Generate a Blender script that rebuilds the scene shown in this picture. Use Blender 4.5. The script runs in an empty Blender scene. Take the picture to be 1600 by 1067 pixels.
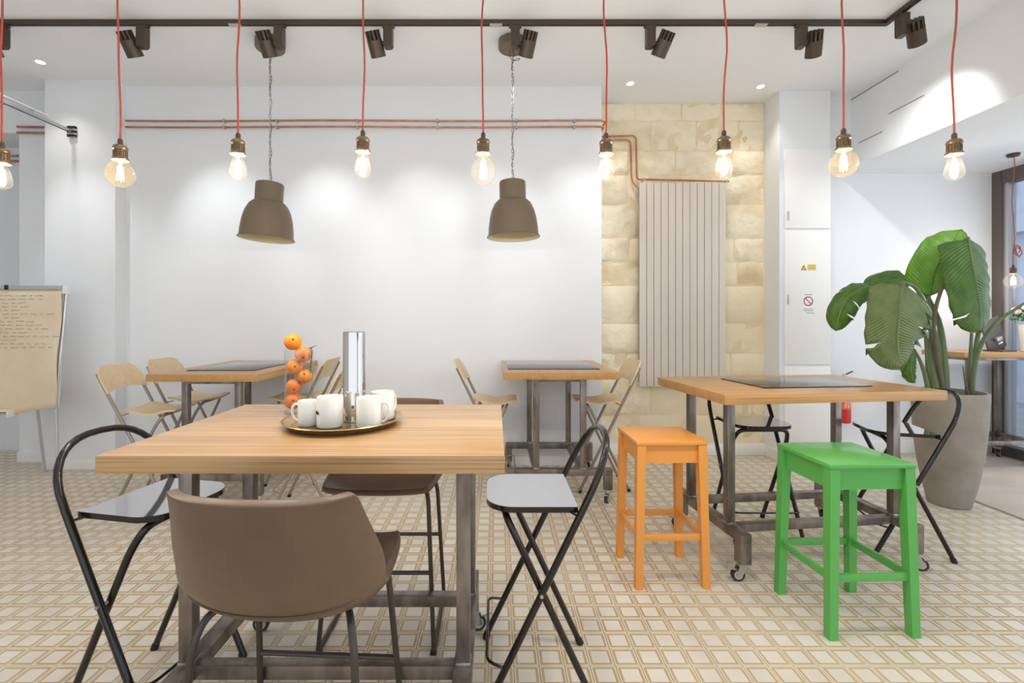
import bpy, bmesh, math, random
from mathutils import Vector, Matrix
R = math.radians
PI = math.pi
random.seed(7)
sc = bpy.context.scene
C = sc.collection

# ------------------------------------------------------------------ camera, world, light, exposure
cam_d = bpy.data.cameras.new('camera')
cam = bpy.data.objects.new('camera', cam_d); C.objects.link(cam)
cam.location = (0, 0, 1.366); cam.rotation_euler = (R(90), 0, 0)
cam_d.sensor_width = 36.0; cam_d.lens = 750 / 1600 * 36.0
cam_d.shift_x = 25 / 1600; cam_d.shift_y = -35.5 / 1600
cam_d.clip_start = 0.02; cam_d.clip_end = 200
sc.camera = cam

world = bpy.data.worlds.new('world'); sc.world = world; world.use_nodes = True
bg = world.node_tree.nodes['Background']
bg.inputs[0].default_value = (0.86, 0.92, 1.0, 1); bg.inputs[1].default_value = 1.0

def area(name, loc, rot, sx, sy, power, col=(1, 1, 1)):
    d = bpy.data.lights.new(name, 'AREA'); d.shape = 'RECTANGLE'; d.size = sx; d.size_y = sy
    d.energy = power; d.color = col
    o = bpy.data.objects.new(name, d); C.objects.link(o); o.location = loc; o.rotation_euler = rot
    return o
# fill light added behind the camera, and daylight through the glazed side on the right
area('added_front_fill', (-0.2, -3.05, 1.75), (R(90), 0, 0), 9.0, 2.9, 12, (0.84, 0.955, 1.0))
area('daylight_side_window', (4.98, 1.6, 1.45), (0, R(90), 0), 2.7, 5.6, 40, (0.88, 0.94, 1.0))

sc.view_settings.view_transform = 'Standard'
sc.view_settings.look = 'None'
sc.view_settings.gamma = 1.0
sc.view_settings.use_curve_mapping = False
sc.view_settings.exposure = 0.46
sc.cycles.max_bounces = 10
sc.cycles.diffuse_bounces = 6
sc.cycles.transparent_max_bounces = 16
sc.cycles.sample_clamp_indirect = 6.0
sc.cycles.caustics_reflective = False
sc.cycles.caustics_refractive = False
sc.cycles.use_denoising = True

# ------------------------------------------------------------------ materials
def lin(c):
    return tuple(((v / 255) / 12.92 if v / 255 <= 0.04045 else ((v / 255 + 0.055) / 1.055) ** 2.4) for v in c)

def mat(name, rgb, rough=0.5, metal=0.0, var=None, scale=6.0, stretch=(1, 1, 1), bump=0.0, bscale=None,
        coat=0.0, spec=0.5, detail=4.0, coords='Object', lo=0.35, hi=0.68, bdist=0.01):
    """principled material; var = second sRGB colour mixed in by noise"""
    m = bpy.data.materials.new(name); m.use_nodes = True
    nt = m.node_tree; b = nt.nodes['Principled BSDF']
    b.inputs['Base Color'].default_value = (*lin(rgb), 1)
    b.inputs['Roughness'].default_value = rough
    b.inputs['Metallic'].default_value = metal
    b.inputs['Coat Weight'].default_value = coat
    b.inputs['Specular IOR Level'].default_value = spec
    tc = mp = None
    if var or bump:
        tc = nt.nodes.new('ShaderNodeTexCoord'); mp = nt.nodes.new('ShaderNodeMapping')
        mp.inputs['Scale'].default_value = stretch
        nt.links.new(tc.outputs[coords], mp.inputs['Vector'])
    if var:
        n = nt.nodes.new('ShaderNodeTexNoise'); n.inputs['Scale'].default_value = scale
        n.inputs['Detail'].default_value = detail
        nt.links.new(mp.outputs['Vector'], n.inputs['Vector'])
        r = nt.nodes.new('ShaderNodeValToRGB')
        r.color_ramp.elements[0].position = lo; r.color_ramp.elements[1].position = hi
        r.color_ramp.elements[0].color = (*lin(rgb), 1); r.color_ramp.elements[1].color = (*lin(var), 1)
        nt.links.new(n.outputs['Fac'], r.inputs['Fac']); nt.links.new(r.outputs['Color'], b.inputs['Base Color'])
    if bump:
        n2 = nt.nodes.new('ShaderNodeTexNoise'); n2.inputs['Scale'].default_value = bscale or scale
        n2.inputs['Detail'].default_value = 5
        nt.links.new(mp.outputs['Vector'], n2.inputs['Vector'])
        bp = nt.nodes.new('ShaderNodeBump'); bp.inputs['Strength'].default_value = bump; bp.inputs['Distance'].default_value = bdist
        nt.links.new(n2.outputs['Fac'], bp.inputs['Height']); nt.links.new(bp.outputs['Normal'], b.inputs['Normal'])
    return m

def wood(name, light, dark, axis=0, rough=0.42, fine=70.0, contrast=(0.3, 0.72)):
    """wood with long grain running along the given object axis"""
    m = bpy.data.materials.new(name); m.use_nodes = True
    nt = m.node_tree; b = nt.nodes['Principled BSDF']; b.inputs['Roughness'].default_value = rough
    tc = nt.nodes.new('ShaderNodeTexCoord'); mp = nt.nodes.new('ShaderNodeMapping')
    s = [fine, fine, fine]; s[axis] = 1.6
    mp.inputs['Scale'].default_value = s
    nt.links.new(tc.outputs['Object'], mp.inputs['Vector'])
    n = nt.nodes.new('ShaderNodeTexNoise'); n.inputs['Scale'].default_value = 1.0; n.inputs['Detail'].default_value = 6
    n.inputs['Distortion'].default_value = 0.35
    nt.links.new(mp.outputs['Vector'], n.inputs['Vector'])
    mp2 = nt.nodes.new('ShaderNodeMapping'); s2 = [9.0, 9.0, 9.0]; s2[axis] = 0.8; mp2.inputs['Scale'].default_value = s2
    nt.links.new(tc.outputs['Object'], mp2.inputs['Vector'])
    n3 = nt.nodes.new('ShaderNodeTexNoise'); n3.inputs['Scale'].default_value = 1.0; n3.inputs['Detail'].default_value = 2
    nt.links.new(mp2.outputs['Vector'], n3.inputs['Vector'])
    ad = nt.nodes.new('ShaderNodeMath'); ad.operation = 'MULTIPLY_ADD'
    nt.links.new(n3.outputs['Fac'], ad.inputs[0]); ad.inputs[1].default_value = 0.3
    sub = nt.nodes.new('ShaderNodeMath'); sub.operation = 'MULTIPLY'; sub.inputs[1].default_value = 0.7
    nt.links.new(n.outputs['Fac'], sub.inputs[0]); nt.links.new(sub.outputs[0], ad.inputs[2])
    r = nt.nodes.new('ShaderNodeValToRGB')
    r.color_ramp.elements[0].position = contrast[0]; r.color_ramp.elements[1].position = contrast[1]
    r.color_ramp.elements[0].color = (*lin(dark), 1); r.color_ramp.elements[1].color = (*lin(light), 1)
    nt.links.new(ad.outputs[0], r.inputs['Fac']); nt.links.new(r.outputs['Color'], b.inputs['Base Color'])
    bp = nt.nodes.new('ShaderNodeBump'); bp.inputs['Strength'].default_value = 0.12; bp.inputs['Distance'].default_value = 0.003
    nt.links.new(n.outputs['Fac'], bp.inputs['Height']); nt.links.new(bp.outputs['Normal'], b.inputs['Normal'])
    return m

def emit(name, rgb, strength):
    m = bpy.data.materials.new(name); m.use_nodes = True
    nt = m.node_tree; b = nt.nodes['Principled BSDF']
    b.inputs['Base Color'].default_value = (*lin(rgb), 1)
    b.inputs['Emission Color'].default_value = (*lin(rgb), 1); b.inputs['Emission Strength'].default_value = strength
    return m

def thin_glass(name, tint, refl=0.12, haze=0.0, rough=0.02):
    """thin clear glass: see-through with a Fresnel gloss and, for bulbs, a little haze that takes up the filament light"""
    m = bpy.data.materials.new(name); m.use_nodes = True
    nt = m.node_tree; nt.nodes.remove(nt.nodes['Principled BSDF'])
    out = nt.nodes['Material Output']
    tr = nt.nodes.new('ShaderNodeBsdfTransparent'); tr.inputs[0].default_value = (*tint, 1)
    gl = nt.nodes.new('ShaderNodeBsdfGlossy'); gl.inputs['Roughness'].default_value = rough
    lw = nt.nodes.new('ShaderNodeLayerWeight'); lw.inputs[0].default_value = 0.5
    pw_ = nt.nodes.new('ShaderNodeMath'); pw_.operation = 'POWER'; pw_.inputs[1].default_value = 3.5
    nt.links.new(lw.outputs['Facing'], pw_.inputs[0])
    ma_ = nt.nodes.new('ShaderNodeMath'); ma_.operation = 'MULTIPLY_ADD'; ma_.inputs[1].default_value = 0.55; ma_.inputs[2].default_value = refl * 0.5
    nt.links.new(pw_.outputs[0], ma_.inputs[0])
    mx = nt.nodes.new('ShaderNodeMixShader')
    nt.links.new(ma_.outputs[0], mx.inputs[0]); nt.links.new(tr.outputs[0], mx.inputs[1]); nt.links.new(gl.outputs[0], mx.inputs[2])
    last = mx
    if haze:
        tl = nt.nodes.new('ShaderNodeBsdfTranslucent'); tl.inputs[0].default_value = (*tint, 1)
        m2 = nt.nodes.new('ShaderNodeMixShader'); m2.inputs[0].default_value = haze
        nt.links.new(mx.outputs[0], m2.inputs[1]); nt.links.new(tl.outputs[0], m2.inputs[2]); last = m2
    nt.links.new(last.outputs[0], out.inputs['Surface'])
    return m

M = {}
M['wall'] = mat('white wall paint', (231, 234, 238), 0.75, var=(229, 231, 234), scale=1.5, bump=0.02, bscale=60, spec=0.25)
M['ceil'] = mat('ceiling paint', (240, 243, 247), 0.9, spec=0.2, bump=0.015, bscale=40)
M['trim'] = mat('white trim paint', (238, 237, 235), 0.45)
M['grout'] = mat('floor grout', (196, 182, 158), 0.8, var=(180, 164, 140), scale=20)
M['tile_pale'] = mat('pale cement tile', (226, 219, 207), 0.42, var=(210, 202, 190), scale=2.6, detail=6, bump=0.03, bscale=80)
M['tile_tan'] = mat('tan tile line', (180, 152, 110), 0.5, var=(198, 182, 158), scale=1.1, detail=5, coords='Object', lo=0.4, hi=0.66)
M['tile_cream'] = mat('cream tile edge', (221, 208, 184), 0.5, var=(212, 201, 184), scale=2.0, detail=5)
M['screed'] = mat('beige screed', (205, 192, 178), 0.5, var=(188, 174, 160), scale=1.4, stretch=(1, 3, 1), bump=0.03, bscale=30)
M['strip'] = mat('pale metal floor strip', (208, 194, 176), 0.4, metal=0.2)
M['stone'] = mat('limestone', (242, 231, 206), 0.85, var=(198, 164, 112), scale=3.2, detail=12, bump=0.9, bscale=10, bdist=0.03, lo=0.46, hi=0.92, coords='Object')
M['stone2'] = mat('dressed limestone', (240, 228, 201), 0.85, var=(226, 207, 171), scale=2.0, detail=10, bump=0.4, bscale=16, bdist=0.015, lo=0.4, hi=0.85)
M['mortar'] = mat('lime mortar', (236, 222, 192), 0.9, var=(220, 198, 160), scale=5, bump=0.3, bscale=30)
M['radiator'] = mat('cream radiator enamel', (214, 205, 195), 0.4)
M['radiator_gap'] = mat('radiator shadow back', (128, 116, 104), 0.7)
M['copper'] = mat('copper pipe', (204, 142, 108), 0.34, metal=0.7, var=(172, 112, 82), scale=9)
M['steel_clip'] = mat('zinc clip', (190, 186, 180), 0.35, metal=0.8)
M['oak'] = wood('oak table top', (200, 154, 98), (154, 108, 60), 0, 0.28, fine=150, contrast=(0.34, 0.62))
M['oak_fg'] = wood('whitened oak table top', (196, 158, 112), (140, 102, 62), 0, 0.25, fine=190, contrast=(0.34, 0.58))
M['birch'] = wood('birch ply', (226, 203, 168), (210, 184, 144), 0, 0.45, fine=40)
M['raw_steel'] = mat('raw steel tube', (150, 141, 134), 0.34, metal=0.75, var=(104, 94, 86), scale=14, stretch=(1, 1, 0.35), detail=6, bump=0.04, bscale=30)
M['weld'] = mat('ground weld', (190, 184, 176), 0.35, metal=0.8, var=(120, 112, 104), scale=40)
M['zinc'] = mat('zinc caster plate', (196, 193, 188), 0.3, metal=0.85)
M['rubber'] = mat('dark rubber tyre', (52, 48, 46), 0.6)
M['wheel'] = mat('caster wheel hub', (206, 200, 190), 0.5)
M['black_metal'] = mat('black lacquered tube', (31, 25, 21), 0.14, spec=0.5)
M['black_seat'] = mat('mirror gloss seat', (198, 198, 202), 0.06, metal=0.9)
M['grey_frame'] = mat('warm grey tube', (150, 140, 126), 0.35, metal=0.35)
M['leather'] = mat('brown leather', (96, 74, 56), 0.36, var=(116, 93, 71), scale=3.0, detail=6, bump=0.05, bscale=160, coords='Object')
M['stitch'] = mat('leather piping', (84, 64, 48), 0.5)
M['stool_leg'] = mat('gunmetal leg', (74, 66, 60), 0.35, metal=0.4)
M['orange'] = mat('orange paint', (226, 152, 68), 0.33, coat=0.15)
M['green'] = mat('green paint', (88, 172, 82), 0.30, coat=0.2)
M['hob'] = mat('dark glass', (50, 44, 42), 0.05)
M['shade'] = mat('taupe lamp enamel', (112, 96, 78), 0.42)
M['shade_in'] = mat('cream lamp lining', (222, 208, 170), 0.6)
M['chain'] = mat('chain steel', (150, 146, 142), 0.3, metal=0.8)
M['wire'] = mat('black flex', (40, 38, 38), 0.6)
M['bronze'] = mat('dark bronze track', (78, 66, 54), 0.4, metal=0.3)
M['fin'] = mat('cooling fin black', (30, 26, 23), 0.5)
M['lens'] = emit('spot lens', (255, 244, 226), 6.0)
M['down'] = emit('downlight lens', (255, 250, 242), 9.0)
M['red_cord'] = mat('red textile cord', (172, 72, 56), 0.75)
M['brass_socket'] = mat('aged brass socket', (140, 118, 92), 0.35, metal=0.75, var=(90, 74, 56), scale=30)
M['bulb_clear'] = thin_glass('clear bulb glass', (1.0, 0.95, 0.87), 0.05, 0.002)
M['bulb_amber'] = thin_glass('amber bulb glass', (1.0, 0.87, 0.68), 0.05, 0.003)
M['filament'] = emit('filament', (255, 214, 150), 16.0)
M['bulb_neck'] = mat('bulb cap', (190, 180, 160), 0.3, metal=0.8)
M['vase'] = thin_glass('clear vase glass', (0.93, 0.95, 0.945), 0.20)
M['pane'] = thin_glass('window glass', (0.93, 0.96, 0.98), 0.1)
M['fruit'] = mat('orange peel', (240, 152, 38), 0.45, var=(228, 126, 36), scale=7, bump=0.12, bscale=220)
M['fruit2'] = mat('blush orange peel', (232, 118, 58), 0.45, var=(236, 148, 56), scale=7, bump=0.12, bscale=220)
M['twig'] = mat('dark twig', (58, 50, 38), 0.7)
M['chrome'] = mat('polished steel', (208, 206, 202), 0.05, metal=1.0)
M['china'] = mat('white china', (240, 237, 230), 0.22, coat=0.5)
M['ink'] = mat('black ink', (44, 42, 44), 0.6)
M['brass'] = mat('brushed brass tray', (206, 178, 128), 0.24, metal=0.9)
M['concrete'] = mat('cast concrete', (158, 150, 138), 0.75, var=(142, 133, 122), scale=6, detail=8, bump=0.12, bscale=60)
M['soil'] = mat('potting soil', (66, 52, 40), 0.95, bump=0.6, bscale=60)
M['frame'] = mat('dark window frame', (92, 82, 78), 0.4)
M['kraft'] = mat('kraft paper', (222, 200, 168), 0.75, var=(232, 217, 194), scale=2.2, detail=5, bump=0.08, bscale=7)
M['alu'] = mat('aluminium', (196, 196, 198), 0.35, metal=0.7)
M['white_plastic'] = mat('white plastic', (236, 236, 236), 0.4)
M['black'] = mat('matt black', (26, 25, 26), 0.55)
M['ext_red'] = mat('red extinguisher enamel', (206, 40, 34), 0.3, coat=0.3)
M['sign_yellow'] = mat('warning yellow', (236, 196, 44), 0.5)
M['sign_red'] = mat('prohibition red', (168, 34, 48), 0.5)
M['sign_grey'] = mat('print grey', (150, 150, 152), 0.6)
M['pencil'] = mat('pencil grey', (126, 116, 110), 0.6)
M['paper'] = mat('white paper', (240, 240, 240), 0.6)
M['tablet'] = mat('graphite tablet', (88, 84, 82), 0.4, metal=0.3)
M['pink'] = mat('pink petals', (224, 158, 164), 0.7)
M['petal2'] = mat('pale petals', (240, 214, 212), 0.7)
M['leaf_small'] = mat('small leaves', (62, 118, 48), 0.6)
M['facade'] = mat('street facade', (196, 204, 220), 0.8, var=(182, 190, 208), scale=0.6)
M['facade_dark'] = mat('street window', (96, 110, 140), 0.3)
M['pavement'] = mat('street pavement', (170, 172, 176), 0.85, var=(154, 156, 160), scale=3)
M['brown_shutter'] = mat('roller shutter', (120, 104, 92), 0.6)

def leaf_mat(name, a, b_, vein):
    m = bpy.data.materials.new(name); m.use_nodes = True
    nt = m.node_tree; b = nt.nodes['Principled BSDF']
    b.inputs['Roughness'].default_value = 0.32
    uv = nt.nodes.new('ShaderNodeTexCoord'); sp = nt.nodes.new('ShaderNodeSeparateXYZ'); nt.links.new(uv.outputs['UV'], sp.inputs[0])
    # veins run obliquely from the midrib: stripes in (v - 0.25*|u-0.5|)
    s1 = nt.nodes.new('ShaderNodeMath'); s1.operation = 'SUBTRACT'; nt.links.new(sp.outputs[0], s1.inputs[0]); s1.inputs[1].default_value = 0.5
    s2 = nt.nodes.new('ShaderNodeMath'); s2.operation = 'ABSOLUTE'; nt.links.new(s1.outputs[0], s2.inputs[0])
    s3 = nt.nodes.new('ShaderNodeMath'); s3.operation = 'MULTIPLY_ADD'; nt.links.new(s2.outputs[0], s3.inputs[0]); s3.inputs[1].default_value = -0.35
    nt.links.new(sp.outputs[1], s3.inputs[2])
    s4 = nt.nodes.new('ShaderNodeMath'); s4.operation = 'MULTIPLY'; nt.links.new(s3.outputs[0], s4.inputs[0]); s4.inputs[1].default_value = 190
    s5 = nt.nodes.new('ShaderNodeMath'); s5.operation = 'SINE'; nt.links.new(s4.outputs[0], s5.inputs[0])
    n = nt.nodes.new('ShaderNodeTexNoise'); n.inputs['Scale'].default_value = 5; n.inputs['Detail'].default_value = 3
    nt.links.new(uv.outputs['UV'], n.inputs['Vector'])
    r = nt.nodes.new('ShaderNodeValToRGB'); r.color_ramp.elements[0].position = 0.35; r.color_ramp.elements[1].position = 0.65
    r.color_ramp.elements[0].color = (*lin(a), 1); r.color_ramp.elements[1].color = (*lin(b_), 1)
    nt.links.new(n.outputs['Fac'], r.inputs['Fac'])
    mx = nt.nodes.new('ShaderNodeMix'); mx.data_type = 'RGBA'
    rr = nt.nodes.new('ShaderNodeValToRGB'); rr.color_ramp.elements[0].position = 0.006; rr.color_ramp.elements[1].position = 0.022
    rr.color_ramp.elements[0].color = (1, 1, 1, 1); rr.color_ramp.elements[1].color = (0, 0, 0, 1)
    nt.links.new(s2.outputs[0], rr.inputs['Fac']); nt.links.new(rr.outputs['Color'], mx.inputs['Factor'])
    nt.links.new(r.outputs['Color'], mx.inputs['A']); mx.inputs['B'].default_value = (*lin(vein), 1)
    nt.links.new(mx.outputs['Result'], b.inputs['Base Color'])
    bp = nt.nodes.new('ShaderNodeBump'); bp.inputs['Strength'].default_value = 0.35; bp.inputs['Distance'].default_value = 0.006
    nt.links.new(s5.outputs[0], bp.inputs['Height']); nt.links.new(bp.outputs['Normal'], b.inputs['Normal'])
    tl = nt.nodes.new('ShaderNodeBsdfTranslucent'); nt.links.new(mx.outputs['Result'], tl.inputs[0])
    ms = nt.nodes.new('ShaderNodeMixShader'); ms.inputs[0].default_value = 0.22
    nt.links.new(b.outputs[0], ms.inputs[1]); nt.links.new(tl.outputs[0], ms.inputs[2])
    nt.links.new(ms.outputs[0], nt.nodes['Material Output'].inputs['Surface'])
    return m
M['leaf_dark'] = leaf_mat('deep green leaf', (70, 110, 30), (96, 134, 46), (150, 172, 84))
M['leaf_olive'] = leaf_mat('olive green leaf', (104, 128, 66), (128, 142, 92), (164, 176, 108))
M['leaf_light'] = leaf_mat('fresh green leaf', (100, 156, 44), (126, 178, 62), (84, 130, 44))
M['petiole'] = mat('leaf stalk', (108, 128, 82), 0.5, var=(92, 108, 74), scale=8, stretch=(1, 1, 0.3))
M['petiole_brown'] = mat('brown leaf stalk', (104, 92, 74), 0.6)

# ------------------------------------------------------------------ mesh helpers
class MB:
    def __init__(s):
        s.v = []; s.f = []; s.m = []; s.uv = None
    def add(s, vs, fs, mi=0):
        o = len(s.v); s.v += [tuple(v) for v in vs]
        s.f += [tuple(i + o for i in f) for f in fs]; s.m += [mi] * len(fs)
        return s
    def box(s, a, b, mi=0, bev=0.0):
        x0, y0, z0 = [min(a[i], b[i]) for i in range(3)]; x1, y1, z1 = [max(a[i], b[i]) for i in range(3)]
        if bev > 0:
            bm = bmesh.new(); bmesh.ops.create_cube(bm, size=1)
            for v in bm.verts:
                v.co = Vector(((x0 + x1) / 2 + v.co.x * (x1 - x0), (y0 + y1) / 2 + v.co.y * (y1 - y0), (z0 + z1) / 2 + v.co.z * (z1 - z0)))
            bmesh.ops.bevel(bm, geom=bm.edges[:], offset=bev, segments=2, affect='EDGES', profile=0.6)
            bm.verts.index_update()
            s.add([v.co[:] for v in bm.verts], [[v.index for v in f.verts] for f in bm.faces], mi); bm.free()
            return s
        vs = [(x0, y0, z0), (x1, y0, z0), (x1, y1, z0), (x0, y1, z0), (x0, y0, z1), (x1, y0, z1), (x1, y1, z1), (x0, y1, z1)]
        return s.add(vs, [(0, 3, 2, 1), (4, 5, 6, 7), (0, 1, 5, 4), (1, 2, 6, 5), (2, 3, 7, 6), (3, 0, 4, 7)], mi)
    def prism(s, poly, z0, z1, mi=0, T=None):
        n = len(poly); T = T or (lambda p: p)
        vs = [T((p[0], p[1], z0)) for p in poly] + [T((p[0], p[1], z1)) for p in poly]
        fs = [tuple(range(n))[::-1], tuple(range(n, 2 * n))] + [(i, (i + 1) % n, n + (i + 1) % n, n + i) for i in range(n)]
        return s.add(vs, fs, mi)
    def bar(s, p, q, w, h, mi=0, up=(0, 0, 1)):
        """square-section bar from p to q"""
        p = Vector(p); q = Vector(q); d = (q - p).normalized(); u = Vector(up)
        if abs(d.dot(u)) > 0.95: u = Vector((0, 1, 0))
        a = d.cross(u).normalized() * (w / 2); b = a.cross(d).normalized() * (h / 2)
        vs = [p - a - b, p + a - b, p + a + b, p - a + b, q - a - b, q + a - b, q + a + b, q - a + b]
        return s.add(vs, [(0, 1, 2, 3), (7, 6, 5, 4), (0, 4, 5, 1), (1, 5, 6, 2), (2, 6, 7, 3), (3, 7, 4, 0)], mi)
    def tube(s, pts, r, n=10, closed=False, mi=0, cap=True):
        pts = [Vector(p) for p in pts]; k = len(pts)
        rs = r if isinstance(r, (list, tuple)) else [r] * k
        tang = []
        for i in range(k):
            a = pts[(i - 1) % k] if (closed or i > 0) else pts[i]
            b = pts[(i + 1) % k] if (closed or i < k - 1) else pts[i]
            tang.append((b - a).normalized())
        t0 = tang[0]; u = Vector((0, 0, 1)) if abs(t0.z) < 0.9 else Vector((1, 0, 0))
        nrm = t0.cross(u).normalized(); vs = []
        for i in range(k):
            if i: nrm = (nrm - tang[i] * nrm.dot(tang[i])).normalized()
            bn = tang[i].cross(nrm)
            vs += [pts[i] + (nrm * math.cos(2 * PI * j / n) + bn * math.sin(2 * PI * j / n)) * rs[i] for j in range(n)]
        fs = []
        for i in range(k if closed else k - 1):
            i2 = (i + 1) % k
            fs += [(i * n + j, i * n + (j + 1) % n, i2 * n + (j + 1) % n, i2 * n + j) for j in range(n)]
        if cap and not closed:
            fs += [tuple(range(n))[::-1], tuple(range((k - 1) * n, k * n))]
        return s.add(vs, fs, mi)
    def lathe(s, prof, n=24, mi=0, c=(0, 0, 0), T=None, caps=True):
        vs = []; fs = []; k = len(prof)
        for (r, z) in prof:
            for j in range(n):
                a = 2 * PI * j / n; p = (c[0] + r * math.cos(a), c[1] + r * math.sin(a), c[2] + z)
                vs.append(T(p) if T else p)
        for i in range(k - 1):
            fs += [(i * n + j, i * n + (j + 1) % n, (i + 1) * n + (j + 1) % n, (i + 1) * n + j) for j in range(n)]
        if caps:
            if prof[0][0] > 1e-5: fs.append(tuple(range(n))[::-1])
            if prof[-1][0] > 1e-5: fs.append(tuple(range((k - 1) * n, k * n)))
        return s.add(vs, fs, mi)
    def cyl(s, p, q, r, n=16, mi=0):
        return s.tube([p, q], r, n, mi=mi)
    def build(s, name, material, parent=None, smooth=35, loc=None, rot=None):
        me = bpy.data.meshes.new(name); me.from_pydata(s.v, [], s.f)
        mats = material if isinstance(material, (list, tuple)) else [material]
        for m in mats: me.materials.append(M[m] if isinstance(m, str) else m)
        if len(mats) > 1: me.polygons.foreach_set('material_index', s.m)
        if s.uv:
            l = me.uv_layers.new(name='UVMap')
            for lp in me.loops: l.data[lp.index].uv = s.uv[lp.vertex_index]
        me.update()
        if smooth:
            me.shade_smooth()
            me.set_sharp_from_angle(angle=R(smooth))
        o = bpy.data.objects.new(name, me); C.objects.link(o)
        if parent: o.parent = parent
        if loc: o.location = loc
        if rot: o.rotation_euler = rot
        return o

def fillet(pts, rad, n=6, closed=False):
    """round the corners of a polyline"""
    pts = [Vector(p) for p in pts]; out = [] if closed else [pts[0]]
    rng = range(len(pts)) if closed else range(1, len(pts) - 1)
    for i in rng:
        p = pts[i]; a = pts[i - 1]; b = pts[(i + 1) % len(pts)]
        da = a - p; db = b - p
        t = min(rad, da.length * 0.48, db.length * 0.48)
        s_ = p + da.normalized() * t; e = p + db.normalized() * t
        for k in range(n + 1):
            u = k / n; out.append(s_ * (1 - u) ** 2 + p * 2 * u * (1 - u) + e * u * u)
    if not closed: out.append(pts[-1])
    return out

def thing(name, label, cat, loc=(0, 0, 0), rotz=0.0, group=None):
    o = bpy.data.objects.new(name, None); C.objects.link(o); o.empty_display_size = 0.1
    o.location = loc; o.rotation_euler = (0, 0, rotz)
    return tag(o, label, cat, group)

def tag(o, label, cat, group=None):
    o['label'] = label; o['category'] = cat
    if group: o['group'] = group
    return o

def struct(name, mb, m, parent=None, label=None, smooth=35):
    o = mb.build(name, m, parent, smooth=smooth)
    if not parent: o['kind'] = 'structure'
    if label: o['label'] = label
    return o

def dup(root, loc, rotz, label=None):
    """copy a thing with its parts and sub-parts"""
    r = root.copy(); C.objects.link(r); r.location = loc; r.rotation_euler = (0, 0, rotz)
    if label: r['label'] = label
    for ch in list(root.children):
        c = ch.copy(); C.objects.link(c); c.parent = r
        for g in list(ch.children):
            d = g.copy(); C.objects.link(d); d.parent = c
    return r

CEIL = 3.54
# ------------------------------------------------------------------ the room shell
# floor: grout bed, cement tiles, screed beyond a metal strip
fl = struct('floor', MB().box((-5.6, -3.2, -0.12), (3.585, 5.3, -0.0035)), 'grout', label='patterned cement tile floor with pale squares')
def tile_geo(mb, cx, cy, dz=0.0):
    h = [(0.0335, 0.0), (0.0428, 0.0), (0.0482, 0.0), (0.0492, -0.0022)]
    vs = []
    for (r, z) in h:
        vs += [(cx - r, cy - r, z + dz), (cx + r, cy - r, z + dz), (cx + r, cy + r, z + dz), (cx - r, cy + r, z + dz)]
    mb.add(vs, [(0, 1, 2, 3)], 0)
    o = len(mb.v) - 16
    for k in range(3):
        for j in range(4):
            a, b = k * 4 + j, k * 4 + (j + 1) % 4
            mb.f.append((o + a, o + a + 4, o + b + 4, o + b)); mb.m.append(1 if k == 0 else 2)
tile_mats = ['tile_pale', 'tile_tan', 'tile_cream']
cells = []
for i in range(-60, 32):
    for j in range(-48, 32):
        cx = 0.4697 + 0.1 * i + 0.05; cy = 1.889 + 0.1 * j + 0.05
        if not (-5.55 < cx < 3.54 and -3.0 < cy < 5.22): continue
        if cy > 0.3:
            px = 775 + cx * 750 / cy; py = 498 + 1024.5 / cy
            vis = -15 < px < 1615 and py < 1075
        else: vis = False
        cells.append((0 if vis else 1, cy, cx))
cells.sort(key=lambda t: (t[0], t[1], abs(t[2])))
one = MB(); tile_geo(one, 0, 0)
first = one.build('tile', tile_mats, fl, smooth=0, loc=(cells[0][2], cells[0][1], 0))
for (vv, cy, cx) in cells[1:300]:
    t = first.copy(); C.objects.link(t); t.location = (cx, cy, 0); t.parent = fl
rest = MB()
for (vv, cy, cx) in cells[300:]:
    tile_geo(rest, cx, cy, random.uniform(-0.0004, 0.0003))
o = rest.build('tile_field', tile_mats, fl, smooth=0); o['kind'] = 'stuff'
# tiles read their colour variation from their place on the floor
for mn in tile_mats:
    nt = M[mn].node_tree
    tcn = [n for n in nt.nodes if n.type == 'TEX_COORD'][0]; mpn = [n for n in nt.nodes if n.type == 'MAPPING'][0]
    g = nt.nodes.new('ShaderNodeNewGeometry')
    nt.links.new(g.outputs['Position'], mpn.inputs['Vector'])
struct('floor_side', MB().box((3.615, -3.2, -0.12), (5.3, 5.3, 0.0)), 'screed', label='smooth beige screed floor beside the window')
struct('trim_1', MB().box((3.585, -3.2, -0.12), (3.615, 5.0, 0.009), bev=0.003), 'strip', label='metal strip between tiles and screed floor')

ceiling = struct('ceiling', MB().box((-5.6, -3.2, CEIL), (3.48, 5.3, CEIL + 0.15)), 'ceil', label='white painted ceiling')
beam = struct('ceiling_beam', MB().box((3.48, -3.2, 2.85), (5.3, 5.3, CEIL + 0.15)), 'wall', label='white dropped beam and soffit along the right side')
MB().box((3.474, 4.15, 3.505), (3.482, 4.70, 3.510)).box((3.474, 3.9, 3.18), (3.482, 4.25, 3.1835)).box((3.474, 4.32, 3.05), (3.482, 4.6, 3.0535)).build('crack', 'radiator_gap', beam)
struct('wall_back', MB().box((-3.459, 4.49, 0), (0.988, 5.2, CEIL)), 'wall', label='white back wall lit by track spots')
struct('wall_back_pillar', MB().box((-4.098, 4.36, 0), (-3.459, 5.2, CEIL)), 'wall', label='white pillar projecting from back wall')
struct('wall_back_pier', MB().box((-4.55, 4.58, 0), (-4.098, 5.0, 3.14)), 'wall', label='white pier beside the pillar')
struct('wall_back_bulkhead', MB().box((-5.6, 4.58, 3.14), (-4.098, 5.25, CEIL)), 'wall', label='white bulkhead over the recess')
struct('wall_back_recess', MB().box((-5.6, 4.98, 0), (-4.54, 5.1, 3.14)), 'wall', label='white wall at the back of the recess')
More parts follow.
